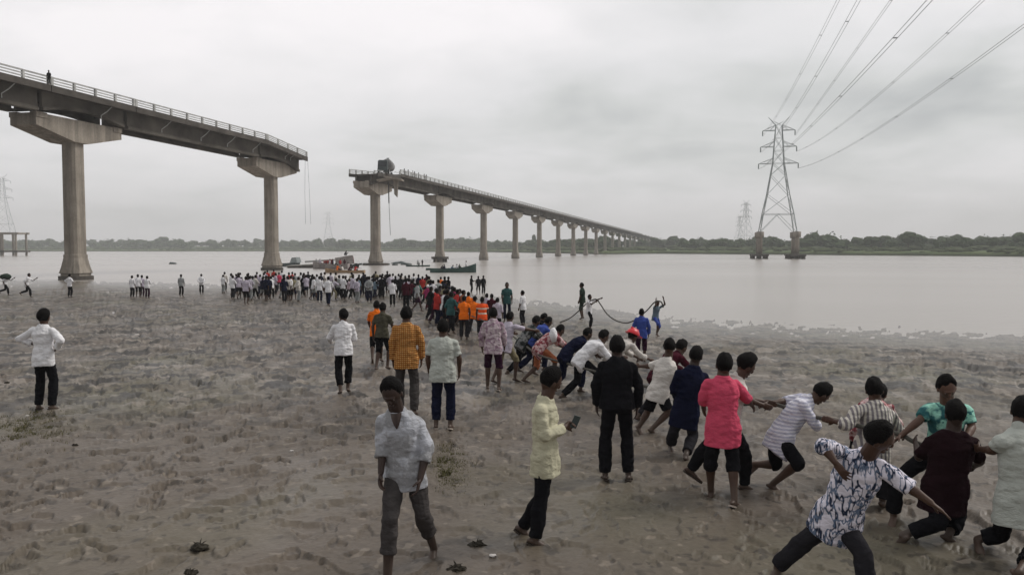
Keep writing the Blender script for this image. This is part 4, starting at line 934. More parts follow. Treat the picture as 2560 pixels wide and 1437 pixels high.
# ------------------------------------------------------------------ nearest figures, joint by joint
G = 'people hauling on the long rope'
V = 0.0068
hauler = []
p = pose_px('person lunging in a white shirt with blue brush strokes, arm stretched out low', [(2202, 1083, -.42), (2168, 1130, -.26), (2112, 1120, -.08), (2208, 1152, -.36), (2058, 1108, -.28), (2264, 1204, -.46), (2088, 1148, -.36), (2328, 1250, -.55), (2068, 1300, .05), (2112, 1306, -.05), (1994, 1360, .22), (2156, 1375, -.22), (1944, 1410), (2172, 1500, -.30), (1922, 1436), (2200, 1520, -.36)],
 Y=6.35, face=(0.85, -0.35, -0.42), shirt='zebra', legs='darkgrey', sleeve=1.18, hem=.12, leglen=1.95, loose=1.5, voxel=0.0062, hairk=1.12, hand_curl=(0.9, 0.35), hand_spread=(0.6, 1.0), palm=[None, Vector((0, -0.25, -1))], eyes=True, skinm=M_SKIN); hauler.append(p)
pose_px('person with bowed head walking forward in a muddy grey shirt and rolled trousers', [(979, 974, -.10), (994, 1020, -.02), (950, 1036, 0), (1048, 1042, 0), (957, 1106, -.02), (1068, 1118, -.02), (952, 1176, -.12), (1050, 1192, -.14), (984, 1174, .02), (1042, 1178, 0), (975, 1290, -.20), (1056, 1276, -.02), (968, 1452, -.22), (1084, 1362), (962, 1492, -.40), (1076, 1392)],
 Y=6.75, face=(-0.12, -0.9, -0.55), shirt='muddy', legs='denim', sleeve=1.42, hem=.12, leglen=1.52, loose=1.2, vneck=M_SKIN2, voxel=0.0062, hairk=1.16, hand_curl=(1.2, 1.0), eyes=True, skinm=M_SKIN2)
pose_px('person in a pale yellow shirt looking down at a phone held in both hands', [(1380, 944, 0), (1362, 990, 0), (1366, 1006, .17), (1352, 1010, -.17), (1372, 1080, .20), (1362, 1086, -.21), (1414, 1060, .05), (1414, 1062, -.06), (1366, 1142, .09), (1360, 1144, -.09), (1352, 1240, .10), (1352, 1244, -.12), (1308, 1310), (1338, 1338), (1330, 1326), (1376, 1352)],
 face=(0.86, 0.35, -0.42), shirt='yellow', legs='black', sleeve=1.9, hem=.14, leglen=2.0, loose=1.0, voxel=0.0065, hairk=1.1, hand_curl=(1.5, 1.5), shoes=M_SOLE)
ph = empty('phone', at(1438, 1054, 7.5), label='small dark phone held by the person in the yellow shirt', cat='phone'); ph.rotation_euler = (0.2, 0.35, 0.3)
mb = MB(); mb.box((0, 0, 0), (0.033, 0.0045, 0.062)); mb.build('case', M_CAB, ph); mb = MB(); mb.box((-0.0, 0.0052, 0), (0.029, 0.0006, 0.057)); mb.build('screen', M_GLASS, ph)
pose_px('person seen from behind in a bright pink shirt and black knee length shorts', [(1810, 906, .02), (1806, 938, 0), (1768, 948, -.02), (1842, 950, .05), (1758, 990, .04), (1862, 984, .14), (1760, 1020, .22), (1880, 1008, .34), (1786, 1066, 0), (1826, 1066, 0), (1776, 1150, .04), (1832, 1154, -.06), (1777, 1218), (1836, 1244), (1776, 1232, .16), (1868, 1256, .02)],
 face=(0.05, 1, -0.1), shirt='pink', legs='black', sleeve=1.35, hem=.19, leglen=1.22, loose=1.5, voxel=0.007, hairk=1.1, shoes=M_PALE)
p = pose_px('person in a black tee with back turned, striding with one leg trailing', [(2388, 1028, 0), (2384, 1070, 0), (2324, 1092, .02), (2436, 1094, 0), (2298, 1138, .16), (2452, 1146, .12), (2290, 1104, .36), (2436, 1160, .34), (2334, 1214, 0), (2390, 1216, 0), (2346, 1300, -.12), (2396, 1282, .16), (2256, 1332), (2372, 1330), (2224, 1352, .12), (2402, 1346, .02)],
 face=(0.15, 0.95, -0.25), shirt='blackmaroon', legs='black', sleeve=0.85, hem=.22, leglen=1.75, loose=1.9, voxel=0.007, hairk=1.12, bulk=1.12, skinm=M_SKIN2, collar=False); hauler.append(p)
p = pose_px('person in a mint green tee facing the camera, leaning and gripping the rope', [(2367, 962, -.14), (2368, 1004, -.05), (2316, 1010, 0), (2424, 1014, -.02), (2300, 1044, -.06), (2430, 1062, -.08), (2252, 1084, -.10), (2412, 1098, -.26), (2336, 1118, .05), (2386, 1120, .05), (2240, 1196, -.06), (2388, 1196, 0), (2234, 1280), (2384, 1276), (2228, 1300), (2392, 1298)],
 face=(-0.15, -0.9, -0.5), shirt='mintpatch', legs='black', sleeve=0.8, hem=.08, leglen=1.9, loose=1.5, voxel=0.007, hairk=1.12, bulk=1.05, eyes=True, collar=False, skinm=M_SKIN3); hauler.append(p)
p = pose_px('person in a grey striped shirt seen from behind with one arm reaching back', [(2186, 968, .05), (2190, 1004, 0), (2138, 1014, -.08), (2232, 1026, .08), (2120, 1056, -.16), (2246, 1072, .2), (2086, 1048, -.05), (2256, 1084, .42), (2154, 1116, 0), (2204, 1120, 0), (2156, 1192, .02), (2210, 1190, .06), (2152, 1252), (2206, 1246), (2150, 1262, .14), (2216, 1256, .14)],
 face=(0.35, 0.9, -0.3), shirt='vstripe', legs='darkgrey', sleeve=1.55, hem=.17, leglen=1.9, loose=1.5, voxel=0.0075, hairk=1.12); hauler.append(p)
p = pose_px('person bent forward in a pale blue striped shirt, one bare foot lifted behind', [(2056, 978, 0), (2022, 992, 0), (2006, 986, .17), (2012, 1006, -.16), (1966, 998, .22), (2040, 1058, -.20), (1920, 1005, .12), (2036, 1050, .06), (1938, 1092, .08), (1956, 1098, -.09), (1938, 1156, .22), (1996, 1152, -.28), (1884, 1156, .30), (1932, 1204), (1866, 1172, .30), (1966, 1222)],
 face=(0.62, 0.2, -0.76), shirt='hstripe', legs='black', sleeve=1.12, hem=.16, leglen=1.12, loose=1.5, voxel=0.0075, hairk=1.1); hauler.append(p)
p = pose_px('person with bushy hair behind the pink shirt, both arms stretched along the rope', [(1868, 908, 0), (1842, 938, 0), (1826, 944, .1), (1844, 952, -.12), (1850, 990, .12), (1862, 992, -.12), (1908, 1000, .1), (1906, 1008, -.06), (1808, 1056, .06), (1826, 1058, -.06), (1762, 1118, .1), (1862, 1126, -.1), (1728, 1166, .14), (1862, 1204), (1752, 1182, .14), (1896, 1214)],
 face=(0.82, 0.1, -0.55), shirt='offwhite', legs='black', sleeve=0.85, hem=.16, leglen=2.0, loose=1.3, voxel=0.0078, hairk=1.3, shoes=M_SOLE); hauler.append(p)
p = pose_px('person cut off at the right edge in a grey shirt, striding with bare feet', [(2556, 1020, .1), (2548, 1066, .04), (2498, 1090, -.05), (2600, 1086, .1), (2484, 1120, .06), (2622, 1150, .2), (2450, 1116, .30), (2640, 1180, .42), (2520, 1250, 0), (2572, 1254, 0), (2500, 1330, .30), (2600, 1350, -.05), (2444, 1342), (2548, 1424), (2470, 1400, -.10), (2570, 1450)],
 face=(0.4, 0.85, -0.2), shirt='greygreen', legs='black', sleeve=0.62, hem=.2, leglen=1.72, loose=1.7, voxel=0.007, hairk=1.1, collar=False); hauler.append(p)
p = pose_px('broad person in a dark navy shirt between the white tee and the pink shirt', [(1741, 884, .03), (1734, 914, 0), (1694, 926, -.05), (1764, 932, .05), (1684, 968, .02), (1776, 974, .14), (1700, 1004, .28), (1764, 1002, .36), (1696, 1030, 0), (1728, 1034, 0), (1684, 1074, .02), (1732, 1086, .02), (1676, 1108), (1714, 1134), (1680, 1118, .14), (1728, 1142, .1)],
 face=(0.45, 0.85, -0.3), shirt='navy', legs='darkgrey', sleeve=1.7, hem=.18, leglen=1.8, loose=1.6, voxel=0.008, hairk=1.1, skinm=M_SKIN2); hauler.append(p)
p = pose_px('person in an off white tee and black shorts leaning on the rope, arm reaching left', [(1674, 862, .02), (1672, 894, 0), (1646, 902, .1), (1686, 908, -.08), (1626, 912, .18), (1684, 950, -.1), (1600, 912, .28), (1664, 976, .06), (1634, 978, .05), (1656, 984, -.06), (1618, 1028, .08), (1672, 1026, -.1), (1598, 1062), (1630, 1068), (1606, 1074, .02), (1652, 1084, .0)],
 face=(0.3, 0.85, -0.3), shirt='offwhite', legs='black', sleeve=0.95, hem=.12, leglen=0.86, loose=1.6, voxel=0.008, hairk=1.1, collar=False); hauler.append(p)

# ------------------------------------------------------------------ standing onlookers
place('person dressed all in black standing with back turned between the haulers', 1541, 1198, 838, 4, 'stand2', dict(armL=(6, 12, 14), armR=(2, 15, 10), aL=(-.13, 0), aR=(.14, .02)), shirt='black', legs='black', sleeve=1.95, hem=.05, leglen=1.95, loose=1.5, voxel=V, hairk=1.1, bulk=1.1, shoes=M_SOLE, skinm=M_SKIN2)
place('person in a white shirt with both hands on hips, alone on the left mud', 112, 1022, 773, 6, 'hips', dict(armL=(-18, 50, 70, 100), aL=(-.11, 0), aR=(.12, .02)), shirt='white', legs='black', sleeve=1.75, hem=.15, leglen=2.0, loose=1.5, voxel=0.0078, hairk=1.28, shoes=M_SOLE)
place('person in a grey tee and dark navy trousers standing with back turned', 1108, 1070, 797, 2, 'stand', dict(armL=(6, 12, 14), armR=(4, 14, 20), aL=(-.11, 0), aR=(.11, .01)), shirt='greygreen', legs='navy', sleeve=0.8, hem=.16, leglen=1.85, loose=1.6, voxel=V, hairk=1.1, bulk=1.08, collar=False, shoes=M_PALE)
place('person in an orange checked shirt seen from behind', 1017, 1034, 757, -2, 'stand2', dict(armL=(-2, 8, 10), armR=(2, 11, 16)), shirt='plaid', legs='denim', sleeve=1.9, hem=.17, leglen=2.0, loose=1.5, voxel=V, hairk=1.12)
place('person in a pale shirt and black trousers stepping away, head turned left', 860, 980, 768, -14, 'walk', dict(aL=(-.07, -.10), aR=(.08, .12), armL=(20, 18, 50), armR=(8, 8, 70, 30), head=(-30, -5)), shirt='white', legs='black', sleeve=1.9, hem=.12, leglen=1.75, loose=1.5, voxel=0.0078, hairk=1.15)
place('person in an olive tee and black shorts with an orange cloth over the shoulder', 955, 922, 752, 18, 'walk', dict(aL=(-.08, -.16), aR=(.08, .14)), shirt='olive', legs='black', sleeve=0.75, hem=.08, leglen=1.08, loose=1.3, voxel=0.008, collar=False)
place('person in an orange top walking ahead of the olive tee', 942, 905, 748, -4, 'walk2', shirt='orange', legs='black', sleeve=0.8, leglen=1.1, voxel=0.009, collar=False)
place('person in a lilac flowered shirt and dark shorts seen from behind', 1233, 974, 767, 4, 'stand2', dict(armL=(4, 14, 12), armR=(10, 8, 20)), shirt='floral', legs='plum', sleeve=1.85, hem=.15, leglen=1.06, loose=1.6, voxel=0.0078, shoes=M_PALE)
place('person in a plain white shirt stretching an arm to the right, behind the flowered shirt', 1262, 952, 768, 40, 'pull2', dict(lean=16, armR=(70, 30, 10, 10), armL=(60, 20, 10)), shirt='lilac', legs='khaki', sleeve=0.9, leglen=1.0, loose=1.4, voxel=0.0085)
place('person in a white shirt facing left at the water, right of the green shirt', 1308, 812, 725, -60, 'stand', shirt='white', legs='darkgrey', sleeve=1.1, leglen=1.9, voxel=0.010)
place('stocky person in a dark teal shirt standing in the shallows', 1267, 800, 705, 170, 'stand', shirt='teal', legs='navy', sleeve=0.8, leglen=2, voxel=0.010, bulk=1.08)
place('person in dark green clothes standing in the shallows behind the rope carrier', 1456, 796, 704, -70, 'stand', shirt='green', legs='green', sleeve=0.9, leglen=1.2, voxel=0.010)
rc = place('person in a white tee lifting the rope above shoulder height at the water', 1472, 822, 735, 125, 'armup', dict(armL=(100, 30, 10, 40), armR=(60, 10, 60), aR=(.1, .16), liftR=.05), shirt='white', legs='black', sleeve=0.8, leglen=1.9, voxel=0.009)
place('person in a royal blue shirt standing with back turned near the water', 1603, 903, 770, 8, 'stand', dict(armL=(2, 14, 8), armR=(6, 12, 14)), shirt='blue', legs='plum', sleeve=1.9, hem=.15, leglen=1.3, loose=1.5, voxel=0.0085)
place('person in a pale blue tee hoisting the rope onto the shoulder, one leg raised', 1638, 838, 746, 150, 'armup', dict(lean=12, armL=(120, 20, 70, 30), armR=(110, 20, 80, 30), aR=(.08, .22), liftR=.12, hipz=.86), shirt='bluegrey', legs='blue', sleeve=0.8, leglen=1.2, voxel=0.009)

# haulers farther up the rope
def H(label, px, foot, top, yaw, pose, sh, lg, **kw):
    p = place(label, px, foot, None, yaw, pose, kw.pop('tw', None), k=kw.pop('k', 1.0), shirt=sh, legs=lg, voxel=kw.pop('voxel', 0.009), **kw); hauler.append(p); return p
H('bushy haired person in a pink collar half hidden behind the grey striped shirt', 2168, 1206, None, 40, 'pull', 'redfloral', 'black', tw=dict(lean=64), hairk=1.15, k=0.93)
H('person with dark head between the white tee and the navy shirt', 1656, 1046, None, 62, 'pull', 'darkred', 'darkgrey', tw=dict(lean=52), hairk=1.1)
rh = H('person in a red hard hat pulling beside the person in black', 1538, 985, None, 60, 'pull', 'offwhite', 'darkgrey', tw=dict(lean=58))
H('person bent double in a light blue shirt, left of the person in black', 1462, 994, None, 72, 'pull', 'white', 'black', tw=dict(lean=52, armL=(40, 8, 30), armR=(30, 10, 60)), sleeve=1.6, loose=1.5, leglen=1.95, voxel=0.008, hairk=1.1, shoes=M_SOLE)
H('person in a black tee bent over the rope, left of the light blue shirt', 1424, 978, None, 68, 'pull', 'navy', 'navy', tw=dict(lean=54), sleeve=0.85)
H('person in a red flowered shirt bent over the rope, white cloth at the neck', 1358, 952, None, 66, 'pull', 'redfloral', 'brownorange', tw=dict(lean=58), sleeve=1.0, leglen=1.1, loose=1.5, voxel=0.008)
H('person in a blue shirt bent over the rope above the red flowered shirt', 1338, 926, None, 66, 'pull', 'blue', 'navy', tw=dict(lean=48), sleeve=0.9, loose=1.6)
H('person in dark patterned clothes at the far end of the bent haulers', 1312, 934, None, 60, 'pull', 'camo', 'black', tw=dict(lean=42), sleeve=1.7, hairk=1.15)
H('second dark clothed hauler close behind the blue shirt', 1330, 906, None, 70, 'pull', 'black', 'black', tw=dict(lean=46), sleeve=1.7)
for p in hauler: p['group'] = G
# red hard hat
def helmet(root_head, yaw):
    t = empty('hard_hat', root_head, -R(yaw), label='red hard hat on the head of a hauler beside the person in black', cat='hard hat'); M_ = simple('red_plastic', (0.62, 0.03, 0.045), 0.35, 0.1, 3, 0.5)
    mb = MB(); mb.sphere((0, 0, 0.0), (0.125, 0.145, 0.125), 18, 12, None, lambda p: Vector((p.x, p.y, max(p.z, -0.05)))); mb.box((0, 0, 0.112), (0.016, 0.10, 0.016)); mb.build('shell', M_, t, True)
    mb = MB(); mb.add([Vector((math.sin(a) * r_, math.cos(a) * r_ * 1.15 + (0.05 if math.cos(a) > 0.3 else 0), z_)) for z_ in (-0.012, 0.0) for r_ in (0.11, 0.15) for a in [2 * math.pi * i / 18 for i in range(18)]], [(i, (i + 1) % 18, 18 + (i + 1) % 18, 18 + i) for i in range(18)] + [(36 + i, 54 + i, 54 + (i + 1) % 18, 36 + (i + 1) % 18) for i in range(18)] + [(18 + i, 18 + (i + 1) % 18, 54 + (i + 1) % 18, 54 + i) for i in range(18)]); mb.build('brim', M_, t)
    t.rotation_euler = (R(-25), 0, -R(yaw))
def joint_world(root, J, key, k):
    return root.location + Matrix.Rotation(root.rotation_euler.z, 3, 'Z') @ (J[key] * k)
J_, f_ = rig(**{**POSES['pull'], 'lean': 58}); helmet(joint_world(rh, J_, 'hd', 1.0) + Vector((0, 0, 0.045)), 60)
# orange head cloth / shoulder cloth of the olive tee
def drape(label, c, r_, mat, nm='cloth', cat='cloth'):
    mb = MB(); sd_ = c.x; mb.sphere((0, 0, 0), r_, 14, 10, None, lambda p: p * (1 + 0.22 * mnoise.noise(p * 2.3 + Vector((sd_, 0, 0))))); o = mb.build(nm, CM[mat], None, True); o.location = c; return tag(o, label, cat)
drape('white cloth draped over the neck of the red flowered shirt', at(1383, 838, foot_depth(1358, 952) - 0.05), (0.09, 0.12, 0.17), 'white')

# orange vests and the knot of people beside them
place('person in a plain orange vest in front of the banded vest', 1160, 848, 738, 10, 'stand2', shirt='orange', legs='darkgrey', sleeve=0.5, hem=.12, loose=2.0, voxel=0.009, collar=False)
place('person in an orange vest between the plain vest and the banded vest', 1184, 838, 734, 20, 'pull2', dict(lean=12), shirt='orange', legs='darkgrey', sleeve=0.4, loose=1.8, voxel=0.010, collar=False)
place('person in a red orange vest with pale bands', 1206, 848, 741, -10, 'stand', shirt='orangeband', legs='darkgrey', sleeve=0.5, hem=.12, loose=2.0, voxel=0.009, collar=False)
place('person in a rust coloured top left of the orange vests', 1132, 812, 728, 30, 'pull2', dict(lean=14), shirt='brownorange', legs='darkgrey', sleeve=0.8, voxel=0.010)
# ------------------------------------------------------------------ far crowd: a few built figures, copied
PROTO = {}
def proto(nm, pose, tw=None, **kw):
    J, face = rig(**{**POSES[pose], **(tw or {})})
    a = dict(shirt='white', legs='black', voxel=0.016, sleeve=1.2, hem=0.13, leglen=1.9, loose=1.5, parts=False, hairk=1.1); a.update(kw)
    PROTO[nm] = build_person('far_' + nm, J, face=face, seed=len(PROTO) * 7 + 3, **a)
proto('stand', 'stand'); proto('stand2', 'stand2', leglen=1.2); proto('hips', 'hips', sleeve=1.7); proto('front', 'front'); proto('walk', 'walk'); proto('walk2', 'walk2', leglen=0.95)
proto('run', 'run'); proto('pull2', 'pull2'); proto('pull', 'pull', leglen=1.3); proto('behind', 'behind', sleeve=1.9); proto('armup', 'armup'); proto('sit', 'sit'); proto('crouch', 'crouch'); proto('point', 'point')
FAR = []
def far(px, top, foot, sh, lg, pose='stand', yaw=0, zone='', group=None, label=None, Y=None, base=None, k=None, hair=None, h=1.66):
    if Y is None:
        if foot is None:
            lo, hi = 8.0, 105.0; d = ray(px, top)
            for _ in range(40):
                md = (lo + hi) / 2; X = d.x * md / d.y
                if CAMZ + d.z * md / d.y - ground(X, md) - h < 0: hi = md      # farther -> rises towards the horizon
                else: lo = md
                f_lo = lo
            lo2, hi2 = 8.0, 105.0
            for _ in range(40):
                md = (lo2 + hi2) / 2; X = d.x * md / d.y; v_ = CAMZ + d.z * md / d.y - ground(X, md) - h
                if v_ > 0: lo2 = md
                else: hi2 = md
            Y = lo2
        else: Y = foot_depth(px, foot)
    p = at(px, top, Y); z = max(ground(p.x, Y), -0.55) if base is None else base
    if k is None: k = min(1.08, max(0.86, (p.z - z) / (1.70 if pose not in ('pull', 'pull2', 'run') else 1.45))) if foot is not None else rnd.uniform(0.95, 1.03)
    src = PROTO[pose]; r_ = src.copy(); COL.objects.link(r_); r_.name = 'person'
    r_.location = (p.x, Y, z); r_.rotation_euler = (0, 0, -R(yaw)); r_.scale = (k, k, k)
    for c in list(src.children):
        if c.name.startswith('sandal'): continue
        q = c.copy(); COL.objects.link(q); q.parent = r_
        mat = CM[sh] if c.name.startswith('shirt') else CM[lg] if c.name.startswith(('trousers', 'shorts')) else CM[hair] if (hair and c.name.startswith('hair')) else None
        if mat: q.material_slots[0].link = 'OBJECT'; q.material_slots[0].material = mat
    FAR.append([r_, px, sh, zone, group, label]); return r_
NAMES = {'white': 'white shirts', 'lilac': 'lilac shirts', 'black': 'black clothes', 'navy': 'navy shirts', 'grey': 'grey shirts', 'offwhite': 'off white shirts', 'khaki': 'khaki shirts', 'teal': 'teal shirts', 'bluegrey': 'blue grey shirts', 'darkred': 'maroon shirts',
 'red': 'red shirts', 'magenta': 'magenta shirts', 'orange': 'orange vests', 'green': 'dark green shirts', 'brownorange': 'rust coloured tops', 'pink': 'pink shirts', 'olive': 'olive shirts', 'floral': 'flowered shirts', 'blue': 'blue shirts', 'tealgreen': 'bright green tops', 'vstripe': 'striped shirts'}
ORD = ['leftmost', 'second', 'third', 'fourth', 'fifth', 'sixth', 'seventh', 'eighth', 'ninth', 'tenth', 'eleventh', 'twelfth', 'thirteenth', 'fourteenth', 'fifteenth', 'sixteenth', 'seventeenth', 'eighteenth', 'nineteenth', 'twentieth']
def name_far():
    bins = {}
    for f in FAR:
        if f[5]: tag(f[0], f[5], 'person', f[4]); continue
        bins.setdefault((f[2], f[3]), []).append(f)
    for (sh, zone), L_ in bins.items():
        L_.sort(key=lambda f: f[1])
        for i, f in enumerate(L_):
            o_ = '' if len(L_) == 1 else (ORD[i] if i == 0 else ORD[i] + ' from the left') + ' '
            tag(f[0], ('only' if len(L_) == 1 else o_.strip().replace(' from the left', '')) + ' person from the left in ' + NAMES[sh].replace(' shirts', '').replace(' vests', '').replace(' tops', '').replace(' clothes', '') + ', ' + zone, 'person', f[4])

# people alone on the left flats
far(12, 690, 738, 'white', 'black', 'run', 80, label='person at the left edge running under a billowing dark cloth')
far(66, 684, 743, 'white', 'black', 'run', 75, label='person in white running along the waterline at the far left')
far(173, 685, 743, 'white', 'black', 'hips', 20, label='person with hands on hips in front of the first pier')
for px, tp, ft, sh, lg, ps, yw, lb in [(329, 689, 744, 'white', 'black', 'stand', 10, 'slim person in white at the left of the huddle of four'), (344, 686, 743, 'white', 'black', 'stand2', -10, 'person in white shirt and shorts second from left in the huddle of four'),
    (354, 688, 742, 'lilac', 'plum', 'stand', 0, 'person in lilac third from left in the huddle of four'), (367, 690, 746, 'white', 'plum', 'front', 5, 'broad person in white at the right of the huddle of four'),
    (452, 686, 740, 'grey', 'black', 'stand', 0, 'lone person in a grey shirt standing between the huddle and the crowd'), (503, 685, 735, 'white', 'black', 'behind', -15, 'lone person in white just left of the crowd')]:
    far(px, tp, ft, sh, lg, ps, yw, label=lb)
Z1, Z2, Z3 = 'crowd before the second pier', 'crowd left of the third pier', 'crowd before the fourth pier'
A_ = [(557, 687, 733, 'white', 'grey', 'stand', 20), (561, 680, None, 'offwhite', 'black', 'stand', 0), (589, 684, 731, 'lilac', 'navy', 'walk', 30), (600, 681, None, 'white', 'black', 'stand', 0), (614, 691, 760, 'lilac', 'black', 'stand2', 10),
 (601, 693, 745, 'white', 'black', 'walk2', 40), (620, 684, None, 'black', 'black', 'stand', 10), (637, 686, 747, 'offwhite', 'black', 'walk', 50), (650, 685, None, 'lilac', 'navy', 'stand', 0), (655, 692, 748, 'navy', 'grey', 'walk2', 20),
 (676, 691, 729, 'white', 'grey', 'pull2', 60), (662, 679, None, 'lilac', 'navy', 'stand', 10), (710, 691, 757, 'navy', 'black', 'walk', -10), (718, 690, 745, 'lilac', 'navy', 'stand', 0), (734, 692, 748, 'khaki', 'navy', 'stand2', -20), (750, 686, 718, 'offwhite', 'black', 'walk', 40),
 (770, 679, 725, 'black', 'black', 'hips', 0), (786, 692, 747, 'teal', 'navy', 'stand', 10), (792, 686, None, 'white', 'black', 'stand', 0), (820, 688, 764, 'white', 'navy', 'walk', 0), (831, 690, None, 'lilac', 'khaki', 'pull2', 70), (846, 687, 744, 'grey', 'black', 'walk', 40),
 (857, 690, None, 'white', 'black', 'stand', 20), (871, 696, 746, 'floral', 'black', 'walk', 80), (880, 687, 748, 'lilac', 'black', 'walk', 60), (895, 691, None, 'bluegrey', 'navy', 'stand', 40), (905, 696, 738, 'black', 'black', 'stand', 10), (917, 695, 738, 'black', 'plum', 'stand', 0),
 (668, 676, None, 'red', 'navy', 'stand', 0), (684, 673, None, 'red', 'darkred', 'stand', 0), (697, 680, None, 'pink', 'navy', 'stand', 0), (704, 677, None, 'white', 'grey', 'stand', 30), (722, 683, None, 'red', 'black', 'stand2', 0), (730, 679, None, 'red', 'black', 'stand', 20)]
for a in A_: far(a[0], a[1], a[2], a[3], a[4], a[5], a[6], Z1 if a[0] < 760 else Z2, 'crowd at the water line')
B_ = [(935, 684, None, 'black', 'black', 'stand', 0), (937, 702, 746, 'bluegrey', 'navy', 'walk', 40), (950, 688, None, 'white', 'black', 'stand', 10), (952, 706, 742, 'navy', 'black', 'pull2', 50), (968, 680, None, 'black', 'black', 'stand', 0), (982, 685, None, 'white', 'black', 'stand', 0), (981, 699, 766, 'white', 'black', 'stand', -10),
 (996, 685, None, 'white', 'navy', 'stand', 20), (1004, 686, None, 'offwhite', 'black', 'stand', 0), (1013, 688, None, 'black', 'black', 'stand', 0), (1015, 697, 772, 'darkred', 'black', 'stand', 0), (1034, 686, None, 'white', 'black', 'front', 10), (1046, 686, None, 'navy', 'black', 'stand', 0), (1056, 690, None, 'red', 'black', 'stand', 0),
 (1066, 685, None, 'darkred', 'black', 'stand', 0), (1082, 701, None, 'white', 'black', 'stand', 20), (1102, 692, 742, 'orange', 'red', 'front', 0), (1044, 721, 757, 'tealgreen', 'navy', 'walk', 30), (1068, 719, 774, 'magenta', 'darkred', 'walk', 30), (1098, 725, 792, 'bluegrey', 'navy', 'walk', 30),
 (1118, 727, None, 'black', 'black', 'pull2', 30), (1144, 733, 812, 'orange', 'black', 'stand', 10), (1171, 730, 818, 'orange', 'black', 'stand', 0), (1216, 734, 816, 'lilac', 'black', 'stand', 30), (1229, 735, 822, 'darkred', 'black', 'stand', 10), (1243, 748, 838, 'lilac', 'black', 'stand', 20)]
for a in B_: far(a[0], a[1], a[2], a[3], a[4], a[5], a[6], Z3, 'crowd at the water line', hair='white' if a[3] in ('magenta', 'bluegrey') and a[0] > 1000 else None)
r2 = random.Random(21)
cols = ['white'] * 5 + ['lilac'] * 3 + ['navy'] * 3 + ['black'] * 4 + ['grey', 'offwhite', 'bluegrey', 'khaki']
used = [a[0] for a in A_ + B_]
for i in range(105):                       # the packed rows between them
    px = r2.uniform(575, 1125); u_ = (px - 575) / 550; tp = r2.uniform(679, 694) + (max(0, px - 1000) * 0.22) * r2.uniform(0.2, 1.0)
    if min(abs(px - u) for u in used) < 1.3: continue
    used.append(px); far(px, tp, None, r2.choice(cols), r2.choice(['black', 'navy', 'darkgrey', 'black', 'grey']), r2.choice(['stand', 'stand', 'walk', 'stand2', 'pull2', 'front', 'hips', 'behind', 'walk2']), r2.uniform(-30, 60), Z1 if px < 760 else Z2 if px < 925 else Z3, 'crowd at the water line')
for i in range(34):                       # the thick file of people leading back from the orange vests
    px = r2.uniform(1022, 1158); u_ = (px - 1022) / 136; tp = 694 + u_ * 34 + r2.uniform(-9, 12)
    if min(abs(px - u) for u in used) < 1.0: continue
    used.append(px); far(px, tp, None, r2.choice(['black', 'black', 'darkred', 'navy', 'white', 'magenta', 'brownorange', 'lilac', 'teal', 'black', 'red', 'grey']), r2.choice(['black', 'navy', 'plum']), r2.choice(['pull2', 'pull2', 'walk', 'stand', 'pull', 'walk2']), r2.uniform(20, 75), 'file behind the orange vests', 'crowd at the water line')
for px, tp, ft, ps, yw, sh, lb in [(1178, 690, 732, 'front', 70, 'black', 'leftmost of the three dark figures standing in the water'), (1196, 690, 736, 'stand2', -20, 'darkred', 'middle one of the three dark figures standing in the water'), (1208, 689, 736, 'stand', 30, 'black', 'rightmost of the three dark figures standing in the water')]:
    far(px, tp, ft, 'black' if sh == 'black' else 'darkgrey', 'black', ps, yw, label=lb)
# head of an onlooker at the parapet, and a few on the far section
far(122, 176, None, 'black', 'black', 'stand', 180, label='person looking over the parapet of the left bridge section', Y=bp(-9.0, -2.4, 0).y, base=bp(-9.0, -2.4, Z_DECK + 0.02).z, k=0.93)
for i, s in enumerate((98.5, 101, 104, 105.2, 108, 112, 113.5)):
    p = bp(s, 3.0, Z_DECK + 0.02); r_ = far(CX + FPX * p.x / p.y, 430, None, ['black', 'navy', 'white', 'black', 'grey', 'black', 'navy'][i], 'black', 'stand', 120, Y=p.y, base=p.z, k=1.0, label=ORD[i] + (' onlooker' if i == 0 else ' onlooker from the left') + ' on the deck right of the stranded lorry'); r_.location = p

